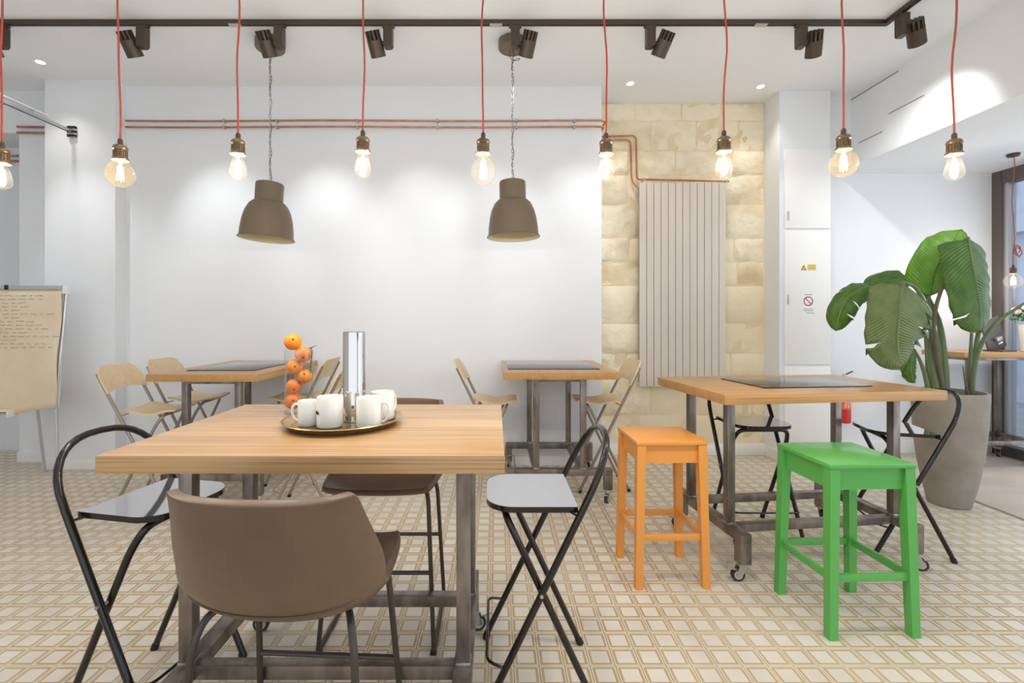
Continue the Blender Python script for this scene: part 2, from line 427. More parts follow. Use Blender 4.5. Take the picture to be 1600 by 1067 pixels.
struct('wall_left', MB().box((-5.7, -3.2, 0), (-5.6, 5.3, CEIL + 0.1)), 'wall', label='white left wall')
# right end of the back wall
struct('wall_back_right', MB().box((3.19, 4.90, 0), (5.30, 5.25, 2.86)), 'wall', label='white wall behind the potted plant')
struct('wall_back_right_bulkhead', MB().box((3.19, 4.70, 2.86), (3.48, 5.25, CEIL)), 'wall', label='white bulkhead between column and beam')
# wall behind the camera, its unseen opening added to let fill light in
struct('wall_front', MB().box((-5.7, -3.3, 0), (-4.9, -3.2, CEIL)).box((4.5, -3.3, 0), (5.3, -3.2, CEIL)).box((-4.9, -3.3, 3.25), (4.5, -3.2, CEIL)).box((-4.9, -3.3, 0), (4.5, -3.2, 0.25)), 'wall', label='white wall behind the viewer')

# stone wall: individual limestone blocks bedded in mortar
sw = struct('wall_back_stone', MB().box((0.988, 4.838, 0), (2.705, 5.2, CEIL)), 'mortar', label='exposed limestone wall section')
rs = random.Random(21)
z = 0.10
def stone_block(x0, x1, z0, z1, rough, seed):
    rr = random.Random(seed); nx, nz = 7, 5
    ph = [rr.uniform(0, 6.28) for _ in range(6)]
    vs = []; idx = {}
    yb = 4.865; proud = 4.829 + rr.uniform(-0.008, 0.008) * (0.6 + rough)
    for k in range(nz + 1):
        for i in range(nx + 1):
            u, w = i / nx, k / nz
            edge = min(u, 1 - u) * nx; edge2 = min(w, 1 - w) * nz
            e = min(1.0, edge, edge2)
            d = (math.sin(u * 5 + ph[0]) * math.cos(w * 4 + ph[1]) + 0.6 * math.sin(u * 11 + w * 9 + ph[2]) + rr.uniform(-0.7, 0.7)) * 0.011 * rough
            y = proud + d if e > 0 else 4.840
            jx = 0 if i in (0, nx) else rr.uniform(-0.3, 0.3) * (x1 - x0) / nx * rough
            jz = 0 if k in (0, nz) else rr.uniform(-0.3, 0.3) * (z1 - z0) / nz * rough
            xx = x0 + (x1 - x0) * u + jx; zz = z0 + (z1 - z0) * w + jz
            if i == 1: xx = x0 + 0.022
            if i == nx - 1: xx = x1 - 0.022
            if k == 1: zz = z0 + 0.022
            if k == nz - 1: zz = z1 - 0.022
            vs.append((xx, y, zz))
    W = nx + 1
    fs = [(k * W + i, k * W + i + 1, (k + 1) * W + i + 1, (k + 1) * W + i) for k in range(nz) for i in range(nx)]
    m = MB(); m.add(vs, fs)
    m.build('stone_block', 'stone' if rough > 0.6 else 'stone2', sw, smooth=60)
seed = 0
while z < CEIL - 0.02:
    h = min(rs.choice([0.24, 0.3, 0.34, 0.38]), CEIL - z)
    if CEIL - z - h < 0.12: h = CEIL - z
    x = 0.990
    while x < 2.70:
        w = rs.uniform(0.32, 0.62)
        if 2.705 - x - w < 0.2: w = 2.704 - x
        rough = 1.15 if x < 1.3 else (0.8 if z > 2.5 or (1.5 < z < 2.3 and x > 2.2) else 0.4)
        seed += 1; stone_block(x, x + w - 0.004, z, z + h - 0.004, rough, seed)
        x += w
    z += h

# white column with access doors
col = struct('wall_back_column', MB().box((2.705, 4.58, 0), (3.19, 5.2, CEIL)), 'wall', label='white boxed column with access doors')
dcol = 4.58
for (z0, z1, kz) in ((2.227, 2.978, 2.343), (0.932, 2.209, 1.549), (0.194, 0.914, None)):
    dr = MB().box((2.745, dcol - 0.016, z0), (3.182, dcol, z1), bev=0.003).build('access_door', 'trim', col)
    if kz:
        MB().box((2.772, dcol - 0.024, kz - 0.045), (2.786, dcol - 0.014, kz + 0.045), bev=0.003).build('pull_handle', 'alu', dr)

# baseboards
struct('baseboard_back', MB().box((-3.46, 4.475, 0), (0.99, 4.492, 0.10), bev=0.003), 'trim')
struct('baseboard_back_pillar', MB().box((-4.11, 4.345, 0), (-3.445, 4.362, 0.10), bev=0.003).box((-3.46, 4.345, 0), (-3.445, 4.49, 0.10)), 'trim')
struct('baseboard_back_pier', MB().box((-4.56, 4.565, 0), (-4.098, 4.582, 0.10), bev=0.003), 'trim')
struct('baseboard_back_stone', MB().box((0.99, 4.80, 0), (2.70, 4.85, 0.115), bev=0.004), 'trim')
struct('baseboard_back_column', MB().box((2.69, 4.565, 0), (3.20, 4.582, 0.10), bev=0.003).box((2.69, 4.57, 0), (2.706, 4.82, 0.10)), 'trim')
struct('baseboard_back_right', MB().box((3.19, 4.885, 0), (5.05, 4.902, 0.12), bev=0.003), 'trim')

# glazed side on the right: frame and pane, floor to soffit
win = struct('window_1', MB().box((5.06, 4.805, 0), (5.18, 4.90, 2.85)).box((5.06, -3.2, 2.72), (5.18, 4.81, 2.85)).box((5.06, -3.2, 0), (5.18, 4.81, 0.10)), 'frame', label='dark framed full height shop window')
for yy in (2.6, 0.4, -1.8): MB().box((5.07, yy - 0.04, 0.1), (5.17, yy + 0.04, 2.72)).build('mullion', 'frame', win)
MB().box((5.08, 4.76, 0.1), (5.16, 4.805, 2.72)).build('window_sash', 'alu', win)
for (y0, y1) in ((2.64, 4.76), (0.44, 2.56), (-1.76, 0.36), (-3.2, -1.84)):
    MB().box((5.118, y0, 0.1), (5.124, y1, 2.72)).build('pane', 'pane', win)
struct('ground_street', MB().box((5.3, -12, -0.3), (20, 30, -0.1)), 'pavement', label='pale street pavement outside the window')
fac = thing('street_building', 'pale grey building across the street outside the window', 'building', (9.2, 9.0, -0.1))
MB().box((0, -9, 0), (4, 10, 9)).build('facade_wall', 'facade', fac)
for i in range(7):
    for zz in (0.3, 3.6, 6.4):
        w_ = MB().box((-0.05, -8 + i * 2.5, zz), (0.02, -6.6 + i * 2.5, zz + 2.3), bev=0.01).build('window_opening', 'facade_dark', fac)
        m_ = MB()
        for q in range(9): m_.box((-0.07, -8 + i * 2.5, zz + 0.1 + q * 0.25), (-0.05, -6.6 + i * 2.5, zz + 0.18 + q * 0.25))
        m_.build('shutter_slats', 'facade', w_)
MB().box((-0.3, -9, 2.95), (0, 10, 3.25)).build('cornice', 'facade', fac)

# ------------------------------------------------------------------ tables on castors
def castor(name, parent, x, y, zt, rot, brake=True):
    ca, sa = math.cos(rot), math.sin(rot)
    T = lambda p: (x + p[0] * ca - p[1] * sa, y + p[0] * sa + p[1] * ca, p[2])
    m = MB()
    def bx(a, b):
        mm = MB().box(a, b); m.add([T(v) for v in mm.v], mm.f)
    bx((-0.032, -0.032, zt - 0.006), (0.032, 0.032, zt))                    # plate
    for s in (-1, 1):                                                      # fork cheeks
        mm = MB().prism([(-0.022, zt - 0.006), (0.022, zt - 0.006), (0.046, 0.032), (0.026, 0.022), (0.008, 0.036)], s * 0.016, s * 0.0185,
                        T=lambda p: (p[0], p[2], p[1]))
        m.add([T(v) for v in mm.v], mm.f)
    o = m.build(name, 'zinc', parent)
    w = MB(); r = 0.034
    w.tube([T((0.028, -0.011, r)), T((0.028, 0.011, r))], r, 20)
    wo = w.build('wheel', 'rubber', o)
    h = MB(); h.tube([T((0.028, -0.0135, r)), T((0.028, 0.0135, r))], r * 0.66, 16); h.build('wheel_hub', 'wheel', o)
    if brake:
        b = MB(); b.add([T(v) for v in [(0.04, -0.014, 0.066), (0.085, -0.014, 0.078), (0.085, 0.014, 0.078), (0.04, 0.014, 0.066),
                                         (0.04, -0.014, 0.060), (0.085, -0.014, 0.070), (0.085, 0.014, 0.070), (0.04, 0.014, 0.060)]],
                        [(0, 1, 2, 3), (7, 6, 5, 4), (0, 4, 5, 1), (1, 5, 6, 2), (2, 6, 7, 3), (3, 7, 4, 0)])
        b.build('brake_lever', 'zinc', o)

def table(label, loc, rotz, L, W, H=0.98, th=0.052, lx=None, ly=0.19, topmat='oak', seed=1, low=0.25):
    """local x = long side; welded steel trestle frame, four castors"""
    t = thing('rolling_table', label, 'table', loc, rotz, 'oak tables on castors')
    lx = lx or (L / 2 - 0.15)
    MB().box((-L / 2, -W / 2, H - th), (L / 2, W / 2, H), bev=0.004).build('table_top', topmat, t)
    zb = low; bw = 0.048; s_ = 0.044; hy = W / 2 - 0.06
    rr = random.Random(seed)
    for sx in (-1, 1):
        for sy in (-1, 1):
            lg = MB().box((sx * lx - s_ / 2, sy * ly - s_ / 2, zb), (sx * lx + s_ / 2, sy * ly + s_ / 2, H - th - 0.001), bev=0.003).build('leg', 'raw_steel', t)
            MB().box((sx * lx - s_ / 2 - 0.003, sy * ly - s_ / 2 - 0.003, zb - 0.003), (sx * lx + s_ / 2 + 0.003, sy * ly + s_ / 2 + 0.003, zb + 0.010), bev=0.004).build('weld_bead', 'weld', lg)
            MB().box((sx * lx - 0.03, sy * hy - 0.03, 0.096), (sx * lx + 0.03, sy * hy + 0.03, zb - bw + 0.004), bev=0.003).build('foot_post', 'raw_steel', t)
            castor('castor', t, sx * lx, sy * hy, 0.096, rr.uniform(-0.9, 0.9) + (0 if sx > 0 else PI), True)
        MB().box((sx * lx - 0.03, -hy - 0.03, zb - bw), (sx * lx + 0.03, hy + 0.03, zb), bev=0.003).build('side_bar', 'raw_steel', t)
        MB().box((sx * lx - s_ / 2, -ly + s_ / 2, H - th - 0.03), (sx * lx + s_ / 2, ly - s_ / 2, H - th - 0.001), bev=0.002).build('top_rail', 'raw_steel', t)
    for sy in (-1, 1):
        MB().box((-lx + 0.03, sy * ly - 0.022, zb - bw + 0.002), (lx - 0.03, sy * ly + 0.022, zb - 0.002), bev=0.003).build('cross_bar', 'raw_steel', t)
    return t
H = 0.98
# foreground table (near edge 1.353 m away), two against the back wall, one turned at the right
tables = []
tables.append(table('large oak table in the foreground holding the brass tray', (-0.553, 1.76, 0), 0, 1.155, 0.815, lx=0.447, ly=0.195, topmat='oak_fg', seed=3))
tables.append(table('oak table by the back wall left of the foreground table', (-2.045, 3.895, 0), R(90), 1.13, 0.775, lx=0.43, ly=0.19, seed=5))
tables.append(table('oak table by the back wall in front of the radiator wall edge', (0.475, 3.955, 0), R(90), 1.01, 0.84, lx=0.37, ly=0.175, seed=8))
tables.append(table('oak table at right between the orange stool and the plant', (1.749, 2.882, 0), R(6.6), 1.275, 0.76, lx=0.50, ly=0.20, seed=9))
def glass_plate(t, cx, cy, L, W):
    g = MB().box((cx - L / 2, cy - W / 2, H + 0.0003), (cx + L / 2, cy + W / 2, H + 0.006), bev=0.0015).build('glass_inset', 'hob', t)
    g['label'] = 'dark glass sheet set on the table top'
glass_plate(tables[1], 0.075, 0.0, 0.82, 0.50)
glass_plate(tables[2], 0.065, 0.035, 0.74, 0.70)
glass_plate(tables[3], 0.043, 0.013, 0.66, 0.42)

# high bar table by the window
t5 = thing('bar_table', 'high oak bar table by the window carrying the tablet', 'table', (4.645, 4.55, 0), 0)
MB().box((-0.40, -0.20, 1.012), (0.40, 0.24, 1.06), bev=0.004).build('table_top', 'oak', t5)
for sx in (-0.31, 0.31):
    for sy in (-0.15, 0.19):
        MB().box((sx - 0.02, sy - 0.02, 0.25), (sx + 0.02, sy + 0.02, 1.011), bev=0.002).build('leg', 'raw_steel', t5)
        castor('castor', t5, sx, sy, 0.10, 0.6)
        MB().box((sx - 0.025, sy - 0.025, 0.098), (sx + 0.025, sy + 0.025, 0.21), bev=0.002).build('foot_post', 'raw_steel', t5)
    MB().box((sx - 0.025, -0.15, 0.205), (sx + 0.025, 0.19, 0.25), bev=0.002).build('side_bar', 'raw_steel', t5)
for sy in (-0.15, 0.19): MB().box((-0.31, sy - 0.02, 0.207), (0.31, sy + 0.02, 0.248), bev=0.002).build('cross_bar', 'raw_steel', t5)
MB().box((-0.34, -0.17, 0.985), (0.34, 0.21, 1.011), bev=0.002).build('top_frame', 'raw_steel', t5)

# ------------------------------------------------------------------ folding bar chairs (front of the chair = +x)
def seat_outline(front, rear, hw, r, n=7):
    pts = [(rear, -hw), (front - r, -hw)]
    pts += [(front - r + r * math.sin(a), -hw + r - r * math.cos(a)) for a in [PI / 2 * k / n for k in range(1, n + 1)]]
    pts += [(front - r + r * math.cos(a), hw - r + r * math.sin(a)) for a in [PI / 2 * k / n for k in range(0, n)]]
    pts += [(front - r, hw), (rear, hw)]
    return pts
def folding_frame(t, tube_mat, r, top, arch):
    ax = lambda z: 0.20 - 0.487 * z
    hw = 0.205
    if arch:
        pts = [(ax(z), -hw, z) for z in (0.012, 0.3, 0.6, 0.72)]
        n = 18
        for k in range(1, n):
            a = PI * k / n
            zz = 0.735 + (top - r - 0.735) * math.sin(a) ** 0.85
            pts.append((ax(zz), -hw * (abs(math.cos(a)) ** 0.8) * (1 if math.cos(a) > 0 else -1), zz))
        pts += [(ax(z), hw, z) for z in (0.72, 0.6, 0.3, 0.012)]
        MB().tube(pts, r, 12).build('back_loop', tube_mat, t)
    else:
        for s in (-1, 1):
            MB().tube([(ax(0.012), s * hw, 0.012), (ax(top - 0.02), s * hw, top - 0.02)], r, 10).build('back_leg', tube_mat, t)
    bx = lambda z: -0.205 + 0.471 * z
    pts = fillet([(bx(0.012), -0.172, 0.012), (bx(0.60), -0.172, 0.60), (0.118, -0.150, 0.676), (0.118, 0.150, 0.676), (bx(0.60), 0.172, 0.60), (bx(0.012), 0.172, 0.012)], 0.055, 6)
    MB().tube(pts, r, 12).build('front_leg_frame', tube_mat, t)
    # foot rest wire between the front feet, pivots and seat hinge wire
    fr = fillet([(ax(0.17), -hw, 0.17), (ax(0.17) + 0.065, -hw + 0.015, 0.185), (ax(0.17) + 0.065, hw - 0.015, 0.185), (ax(0.17), hw, 0.17)], 0.03, 4)
    MB().tube(fr, 0.0052, 8).build('foot_rest', tube_mat, t)
    for s in (-1, 1):
        MB().cyl((-0.005, s * 0.165, 0.424), (-0.005, s * 0.222, 0.424), 0.006, 10).build('pivot_bolt', 'steel_clip', t)
        MB().tube([(ax(0.69) + 0.004, s * hw, 0.69), (-0.10, s * 0.165, 0.697)], 0.0045, 8).build('seat_hinge', tube_mat, t)
        MB().tube([(ax(0.0) - 0.006, s * hw, 0.0), (ax(0.02) - 0.004, s * hw, 0.022)], r + 0.002, 10).build('foot_cap', 'black', t)
        MB().tube([(bx(0.0), s * 0.172, 0.0), (bx(0.022), s * 0.172, 0.022)], r + 0.002, 10).build('foot_cap', 'black', t)

def black_chair(label, loc, rotz):
    t = thing('folding_bar_chair', label, 'chair', loc, rotz, 'black folding bar chairs')
    folding_frame(t, 'black_metal', 0.0125, 0.955, True)
    st_ = MB().prism(seat_outline(0.185, -0.135, 0.178, 0.10), 0.692, 0.712); st_.m = [1, 0] + [1] * (len(st_.m) - 2)
    so_ = st_.build('seat', ['black_seat', 'black_metal'], t); so_['label'] = 'mirror-gloss seat with black edge'
    return t
bc = black_chair('black folding bar chair right of the foreground table', (0.15, 1.846, 0), PI)
dup(bc, (-1.25, 1.775, 0), R(-12), 'black folding bar chair left of the foreground table')
dup(bc, (1.66, 3.10, 0), R(-90), 'black folding bar chair behind the table between coloured stools and plant')
dup(bc, (2.415, 2.905, 0), R(165), 'black folding bar chair in front of the concrete plant pot')

def birch_chair(label, loc, rotz):
    t = thing('birch_folding_chair', label, 'chair', loc, rotz, 'birch folding bar chairs at the back tables')
    folding_frame(t, 'grey_frame', 0.011, 1.00, False)
    # saddle shaped seat
    nx, ny = 12, 10; vs = []; fs = []
    out = lambda u: 0.178 * (1 - 0.16 * max(0, (u - 0.62) / 0.38) ** 2.2 - 0.10 * max(0, (0.22 - u) / 0.22) ** 2)
    for side in (0, 1):
        for i in range(nx + 1):
            u = i / nx; x = -0.15 + 0.35 * u
            zc = 0.700 + 0.016 * math.cos(2 * PI * (u - 0.05)) * (1 if u < 0.85 else 0.4)
            for j in range(ny + 1):
                w = -1 + 2 * j / ny
                vs.append((x, out(u) * w, zc + 0.012 * w * w - 0.014 * (1 - side)))
    W_ = ny + 1; K = (nx + 1) * W_
    for i in range(nx):
        for j in range(ny):
            a = i * W_ + j; fs += [(a, a + 1, a + W_ + 1, a + W_), (K + a, K + a + W_, K + a + W_ + 1, K + a + 1)]
    for i in range(nx):
        a = i * W_; b = i * W_ + ny
        fs += [(a, a + W_, K + a + W_, K + a), (b, K + b, K + b + W_, b + W_)]
    for j in range(ny):
        fs += [(j, K + j, K + j + 1, j + 1), (nx * W_ + j, nx * W_ + j + 1, K + nx * W_ + j + 1, K + nx * W_ + j)]
    MB().add(vs, fs).build('seat', 'birch', t, smooth=50)
    # curved back board with rounded upper corners
    m = MB(); n = 14; vs = []; fs = []
    for side in (0, 1):
        for i in range(n + 1):
            w = -1 + 2 * i / n; y = 0.225 * w
            ztop = 1.03 - 0.075 * max(0, (abs(w) - 0.62) / 0.38) ** 2.4
            zbot = 0.868 - 0.022 * w * w
            for q in range(4):
                zz = zbot + (ztop - zbot) * q / 3
                vs.append((0.20 - 0.487 * zz - 0.026 * (1 - w * w) + 0.008 + 0.013 * side, y, zz))
    K = (n + 1) * 4
    for i in range(n):
        for q in range(3):
            a = i * 4 + q; fs += [(a, a + 1, a + 5, a + 4), (K + a, K + a + 4, K + a + 5, K + a + 1)]
        fs += [(i * 4, i * 4 + 4, K + i * 4 + 4, K + i * 4), (i * 4 + 3, K + i * 4 + 3, K + i * 4 + 7, i * 4 + 7)]
    for q in range(3):
        a = n * 4 + q; fs += [(q, K + q, K + q + 1, q + 1), (a, a + 1, K + a + 1, K + a)]
    MB().add(vs, fs).build('backrest', 'birch', t, smooth=50)
    return t
wc = birch_chair('birch folding chair at left, nearest to the flip chart', (-2.51, 3.56, 0), R(6))
dup(wc, (-2.545, 4.09, 0), R(4), 'birch folding chair behind the left back table, closest to the wall')
dup(wc, (-1.69, 4.12, 0), R(180), 'birch folding chair seen between the oranges and the steel carafe')
dup(wc, (-1.375, 3.50, 0), R(186), 'birch folding chair mostly hidden behind the steel carafe')
dup(wc, (-0.03, 3.97, 0), R(0), 'birch folding chair left of the table by the radiator wall')
dup(wc, (0.85, 3.97, 0), R(180), 'birch folding chair in front of the rough stone beside the radiator')

# ------------------------------------------------------------------ brown leather bucket stools (front = +y)
def leather_stool(label, loc, rotz):
    t = thing('leather_bar_stool', label, 'stool', loc, rotz, 'brown leather bar stools')
    # profile along the shell, from seat front over the bend to the back's upper edge: (y, z, half width, side lift z, side wrap y)
    prof = [(0.235, 0.655, 0.200, 0.012, 0.0), (0.225, 0.672, 0.215, 0.014, 0.0), (0.15, 0.672, 0.230, 0.022, 0.0), (0.05, 0.660, 0.240, 0.038, 0.0),
            (-0.05, 0.645, 0.246, 0.060, 0.005), (-0.115, 0.638, 0.250, 0.074, 0.020), (-0.165, 0.650, 0.252, 0.074, 0.050), (-0.195, 0.685, 0.252, 0.055, 0.085),
            (-0.212, 0.74, 0.250, 0.028, 0.10), (-0.226, 0.80, 0.246, 0.012, 0.095), (-0.240, 0.86, 0.230, 0.006, 0.085), (-0.255, 0.92, 0.217, 0.004, 0.075),
            (-0.264, 0.955, 0.211, 0.004, 0.068), (-0.268, 0.966, 0.204, 0.000, 0.062)]
    nu = 18; vs = []; fs = []
    for (y, zc, hw, lift, wrap) in prof:
        for j in range(nu + 1):
            w = -1 + 2 * j / nu; a = abs(w) ** 2.2
            vs.append((hw * math.sin(w * 1.25) / math.sin(1.25), y + wrap * a, zc + lift * a))
    W_ = nu + 1
    for i in range(len(prof) - 1):
        for j in range(nu):
            a = i * W_ + j; fs.append((a, a + 1, a + W_ + 1, a + W_))
    sh = MB().add(vs, fs).build('bucket_seat', 'leather', t, smooth=180)
    so = sh.modifiers.new('thickness', 'SOLIDIFY'); so.thickness = 0.026; so.offset = 1.0
    bv = sh.modifiers.new('round', 'BEVEL'); bv.width = 0.009; bv.segments = 2; bv.limit_method = 'ANGLE'; bv.angle_limit = R(50)
    ss = sh.modifiers.new('smooth', 'SUBSURF'); ss.levels = 1; ss.render_levels = 1
    # stitched seam running round the bottom of the back
    seam = []
    for j in range(nu + 1):
        p = vs[7 * W_ + j]; q = vs[6 * W_ + j]
        e = (Vector(p) * 0.6 + Vector(q) * 0.4); e.y -= 0.024; e.z -= 0.008
        seam.append(e)
    MB().tube(seam, 0.003, 6).build('seam', 'stitch', t)
    r = 0.0095
    for s in (-1, 1):
        # bent rear leg, front leg, floor runner
        pts = fillet([(s * 0.13, -0.02, 0.612), (s * 0.185, -0.135, 0.622), (s * 0.205, -0.165, 0.55), (s * 0.232, -0.205, 0.012)], 0.04, 5)
        MB().tube(pts, r, 10).build('rear_leg', 'stool_leg', t)
        pts = fillet([(s * 0.13, -0.02, 0.612), (s * 0.19, 0.115, 0.640), (s * 0.203, 0.135, 0.60), (s * 0.236, 0.212, 0.012)], 0.035, 5)
        MB().tube(pts, r, 10).build('front_leg', 'stool_leg', t)
        MB().tube([(s * 0.2325, -0.208, r), (s * 0.2365, 0.215, r)], r, 10).build('floor_runner', 'stool_leg', t)
        for (yy) in (-0.205, 0.212):
            MB().box((s * 0.234 - 0.012, yy - 0.012, 0), (s * 0.234 + 0.012, yy + 0.012, 0.012), bev=0.002).build('foot_pad', 'black', t)
    MB().tube([(-0.218, -0.185, 0.31), (0.218, -0.185, 0.31)], 0.0085, 10).build('rear_bar', 'stool_leg', t)
    MB().tube([(-0.219, 0.1735, 0.31), (0.219, 0.1735, 0.31)], 0.0085, 10).build('foot_bar', 'stool_leg', t)
    MB().box((-0.14, -0.05, 0.606), (0.14, 0.01, 0.614), bev=0.002).build('mount_plate', 'stool_leg', t)
    return t
ls = leather_stool('brown leather bucket stool in front, its back to the viewer', (-0.538, 1.335, 0), R(-3))
dup(ls, (-0.49, 2.17, 0), R(180), 'brown leather bucket stool on far side of the foreground table')

# ------------------------------------------------------------------ painted wooden bar stools
def painted_stool(label, loc, rotz, m, w, d, h=0.745):
    t = thing('wooden_bar_stool', label, 'stool', loc, rotz, 'painted wooden bar stools')
    MB().box((-w / 2, -d / 2, h - 0.020), (w / 2, d / 2, h), bev=0.004).build('seat', m, t)
    lw = 0.044; ap = 0.095; sp = 0.016
    for sx in (-1, 1):
        for sy in (-1, 1):
            x1, y1 = sx * (w / 2 - lw / 2 - 0.004), sy * (d / 2 - lw / 2 - 0.004)
            x0, y0 = x1 + sx * sp, y1 + sy * sp
            vs = []
            for (cx, cy, zz, q) in ((x0, y0, 0.0, lw * 0.84), (x1, y1, h - 0.0205, lw)):
                vs += [(cx - q / 2, cy - q / 2, zz), (cx + q / 2, cy - q / 2, zz), (cx + q / 2, cy + q / 2, zz), (cx - q / 2, cy + q / 2, zz)]
            MB().add(vs, [(3, 2, 1, 0), (4, 5, 6, 7), (0, 1, 5, 4), (1, 2, 6, 5), (2, 3, 7, 6), (3, 0, 4, 7)]).build('leg', m, t)
    for s in (-1, 1):
        MB().box((-w / 2 + lw, s * (d / 2 - 0.030) - 0.009, h - 0.02 - ap), (w / 2 - lw, s * (d / 2 - 0.030) + 0.009, h - 0.0205)).build('apron', m, t)
        MB().box((s * (w / 2 - 0.030) - 0.009, -d / 2 + lw, h - 0.02 - ap), (s * (w / 2 - 0.030) + 0.009, d / 2 - lw, h - 0.0205)).build('apron', m, t)
        zf = 0.255; e = sp * (1 - zf / h)
        MB().box((-w / 2 + lw - e, s * (d / 2 - 0.026 + e) - 0.009, zf - 0.016), (w / 2 - lw + e, s * (d / 2 - 0.026 + e) + 0.009, zf + 0.016), bev=0.002).build('stretcher', m, t)
        MB().box((s * (w / 2 - 0.026 + e) - 0.009, -d / 2 + lw - e, zf - 0.016), (s * (w / 2 - 0.026 + e) + 0.009, d / 2 - lw + e, zf + 0.016), bev=0.002).build('stretcher', m, t)
    return t
painted_stool('orange painted wooden bar stool', (0.888, 2.60, 0), R(2.0), 'orange', 0.365, 0.345)
painted_stool('green painted wooden bar stool', (1.606, 2.232, 0), R(2.5), 'green', 0.385, 0.365)

# ------------------------------------------------------------------ things on the foreground table
TX, TY = -0.56, 1.765
tr = thing('serving_tray', 'round brass tray holding the white mugs', 'tray', (TX, TY, H + 0.0005))
MB().lathe([(0.0, 0.0), (0.180, 0.0), (0.190, 0.003), (0.207, 0.020), (0.211, 0.022), (0.2105, 0.0245), (0.204, 0.0225), (0.188, 0.006), (0.179, 0.0032), (0.0, 0.0032)], 64).build('tray_dish', 'brass', tr)
MB().lathe([(0.211, 0.0205), (0.2135, 0.0225), (0.211, 0.0248), (0.2085, 0.0225), (0.211, 0.0205)], 64, caps=False).build('rolled_rim', 'brass', tr)
ZT = H + 0.0045
ca = thing('steel_carafe', 'tall polished steel cylinder carafe standing among the mugs', 'carafe', (-0.532, 1.80, ZT))
MB().lathe([(0.0, 0.0), (0.039, 0.0), (0.041, 0.002), (0.041, 0.330), (0.040, 0.3335), (0.0385, 0.3335), (0.0375, 0.330), (0.0375, 0.02), (0.0, 0.02)], 48).build('body', 'chrome', ca)
MB().lathe([(0.041, 0.0), (0.0415, 0.001), (0.0415, 0.008), (0.041, 0.009)], 48, caps=False).build('base_ring', 'zinc', ca)
def mug(label, x, y, r, h, ang, mark=False):
    t = thing('mug', label, 'mug', (x, y, ZT), ang, 'white mugs on the tray')
    MB().lathe([(0.0, 0.0), (r * 0.90, 0.0), (r * 0.98, 0.004), (r, 0.012), (r, h - 0.002), (r - 0.0012, h), (r - 0.003, h - 0.001), (r - 0.004, h - 0.004), (r - 0.0045, 0.012), (r * 0.8, 0.007), (0.0, 0.007)], 36).build('cup_body', 'china', t)
    pts = [(r - 0.002, 0, h * 0.82), (r + 0.014, 0, h * 0.84), (r + 0.026, 0, h * 0.72), (r + 0.028, 0, h * 0.5), (r + 0.022, 0, h * 0.30), (r + 0.010, 0, h * 0.18), (r - 0.002, 0, h * 0.17)]
    MB().tube(fillet(pts, 0.008, 3), 0.0052, 10).build('handle', 'china', t)
    return t
mug('small white mug at the left end of the tray', -0.674, 1.72, 0.034, 0.090, R(170))
m2 = mug('large white mug with dark lettering left of the carafe', -0.588, 1.70, 0.0455, 0.108, R(100))
mug('white mug with its handle to the right, right of the carafe', -0.449, 1.70, 0.0455, 0.105, R(-5))
mug('white mug at the right rear of the tray', -0.432, 1.83, 0.044, 0.105, R(60))
mug('white mug behind the carafe', -0.565, 1.90, 0.044, 0.108, R(150))
mk = MB()
def on_mug(a, zz): return (0.0468 * math.cos(a), 0.0468 * math.sin(a), zz)
for (a0, s) in ((R(-146), 1), (R(-138), 1), (R(-130), 0.7)):
    mk.tube([on_mug(R(-100) + a0 + k * 0.03, 0.052 + 0.009 * s * math.sin(k * 0.9)) for k in range(5)], 0.0011, 6)
mk.build('lettering', 'ink', m2)

va = thing('glass_vase', 'clear glass cylinder vase filled with oranges', 'vase', (-0.810, 1.975, H + 0.0005))
MB().lathe([(0.0, 0.0), (0.054, 0.0), (0.056, 0.003), (0.056, 0.258), (0.0545, 0.2595)], 40, caps=False).build('vase_wall', 'vase', va)
MB().lathe([(0.0, 0.0015), (0.052, 0.0015), (0.052, 0.011), (0.0, 0.011)], 32).build('vase_foot', 'vase', va)
fr = [(-0.832, 1.965, 0.047, 0.0305, 'fruit2', 'orange at the bottom of the glass vase'), (-0.831, 1.975, 0.108, 0.0305, 'fruit2', 'reddish orange second from the bottom of the vase'),
      (-0.787, 1.978, 0.149, 0.0285, 'fruit', 'orange against the right side of the vase, third up'), (-0.830, 1.972, 0.189, 0.0305, 'fruit', 'orange fourth from the bottom of the vase'),
      (-0.792, 1.972, 0.240, 0.033, 'fruit2', 'blush red orange at the vase rim'), (-0.833, 1.968, 0.292, 0.034, 'fruit', 'topmost orange rising above the vase rim')]
for (x, y, zz, r, mm, lab) in fr:
    t = thing('orange_fruit', lab, 'orange', (x, y, H + zz), 0, 'oranges in the glass vase')
    prof = [(r * math.sin(PI * k / 12) * (1 + 0.02 * math.sin(PI * k / 12)), -r * 0.95 * math.cos(PI * k / 12)) for k in range(13)]
    prof[0] = (0.0, prof[0][1] + 0.001); prof[-1] = (0.0, prof[-1][1] - 0.0015)
    o = MB().lathe(prof, 24).build('peel', mm, t, smooth=180); o.rotation_euler = (R(60), R(30 * (zz * 40 % 5)), 0)
    s_ = MB().lathe([(0.0, r * 0.93), (0.004, r * 0.925), (0.003, r * 0.955), (0.0, r * 0.96)], 8).build('stem_button', 'twig', t); s_.rotation_euler = o.rotation_euler
tw = thing('twig', 'thin dark twig sticking out of the vase', 'twig', (-0.765, 1.975, H + 0.155))
MB().tube([(0, 0, 0), (0.004, 0, 0.05), (0.008, 0, 0.095), (0.004, 0, 0.112)], 0.0016, 6).build('twig_stem', 'twig', tw)
MB().tube([(-0.012, 0, 0.108), (0.004, 0, 0.112), (0.030, -0.004, 0.122)], [0.0012, 0.0022, 0.0006], 6).build('leaf_tip', 'twig', tw)

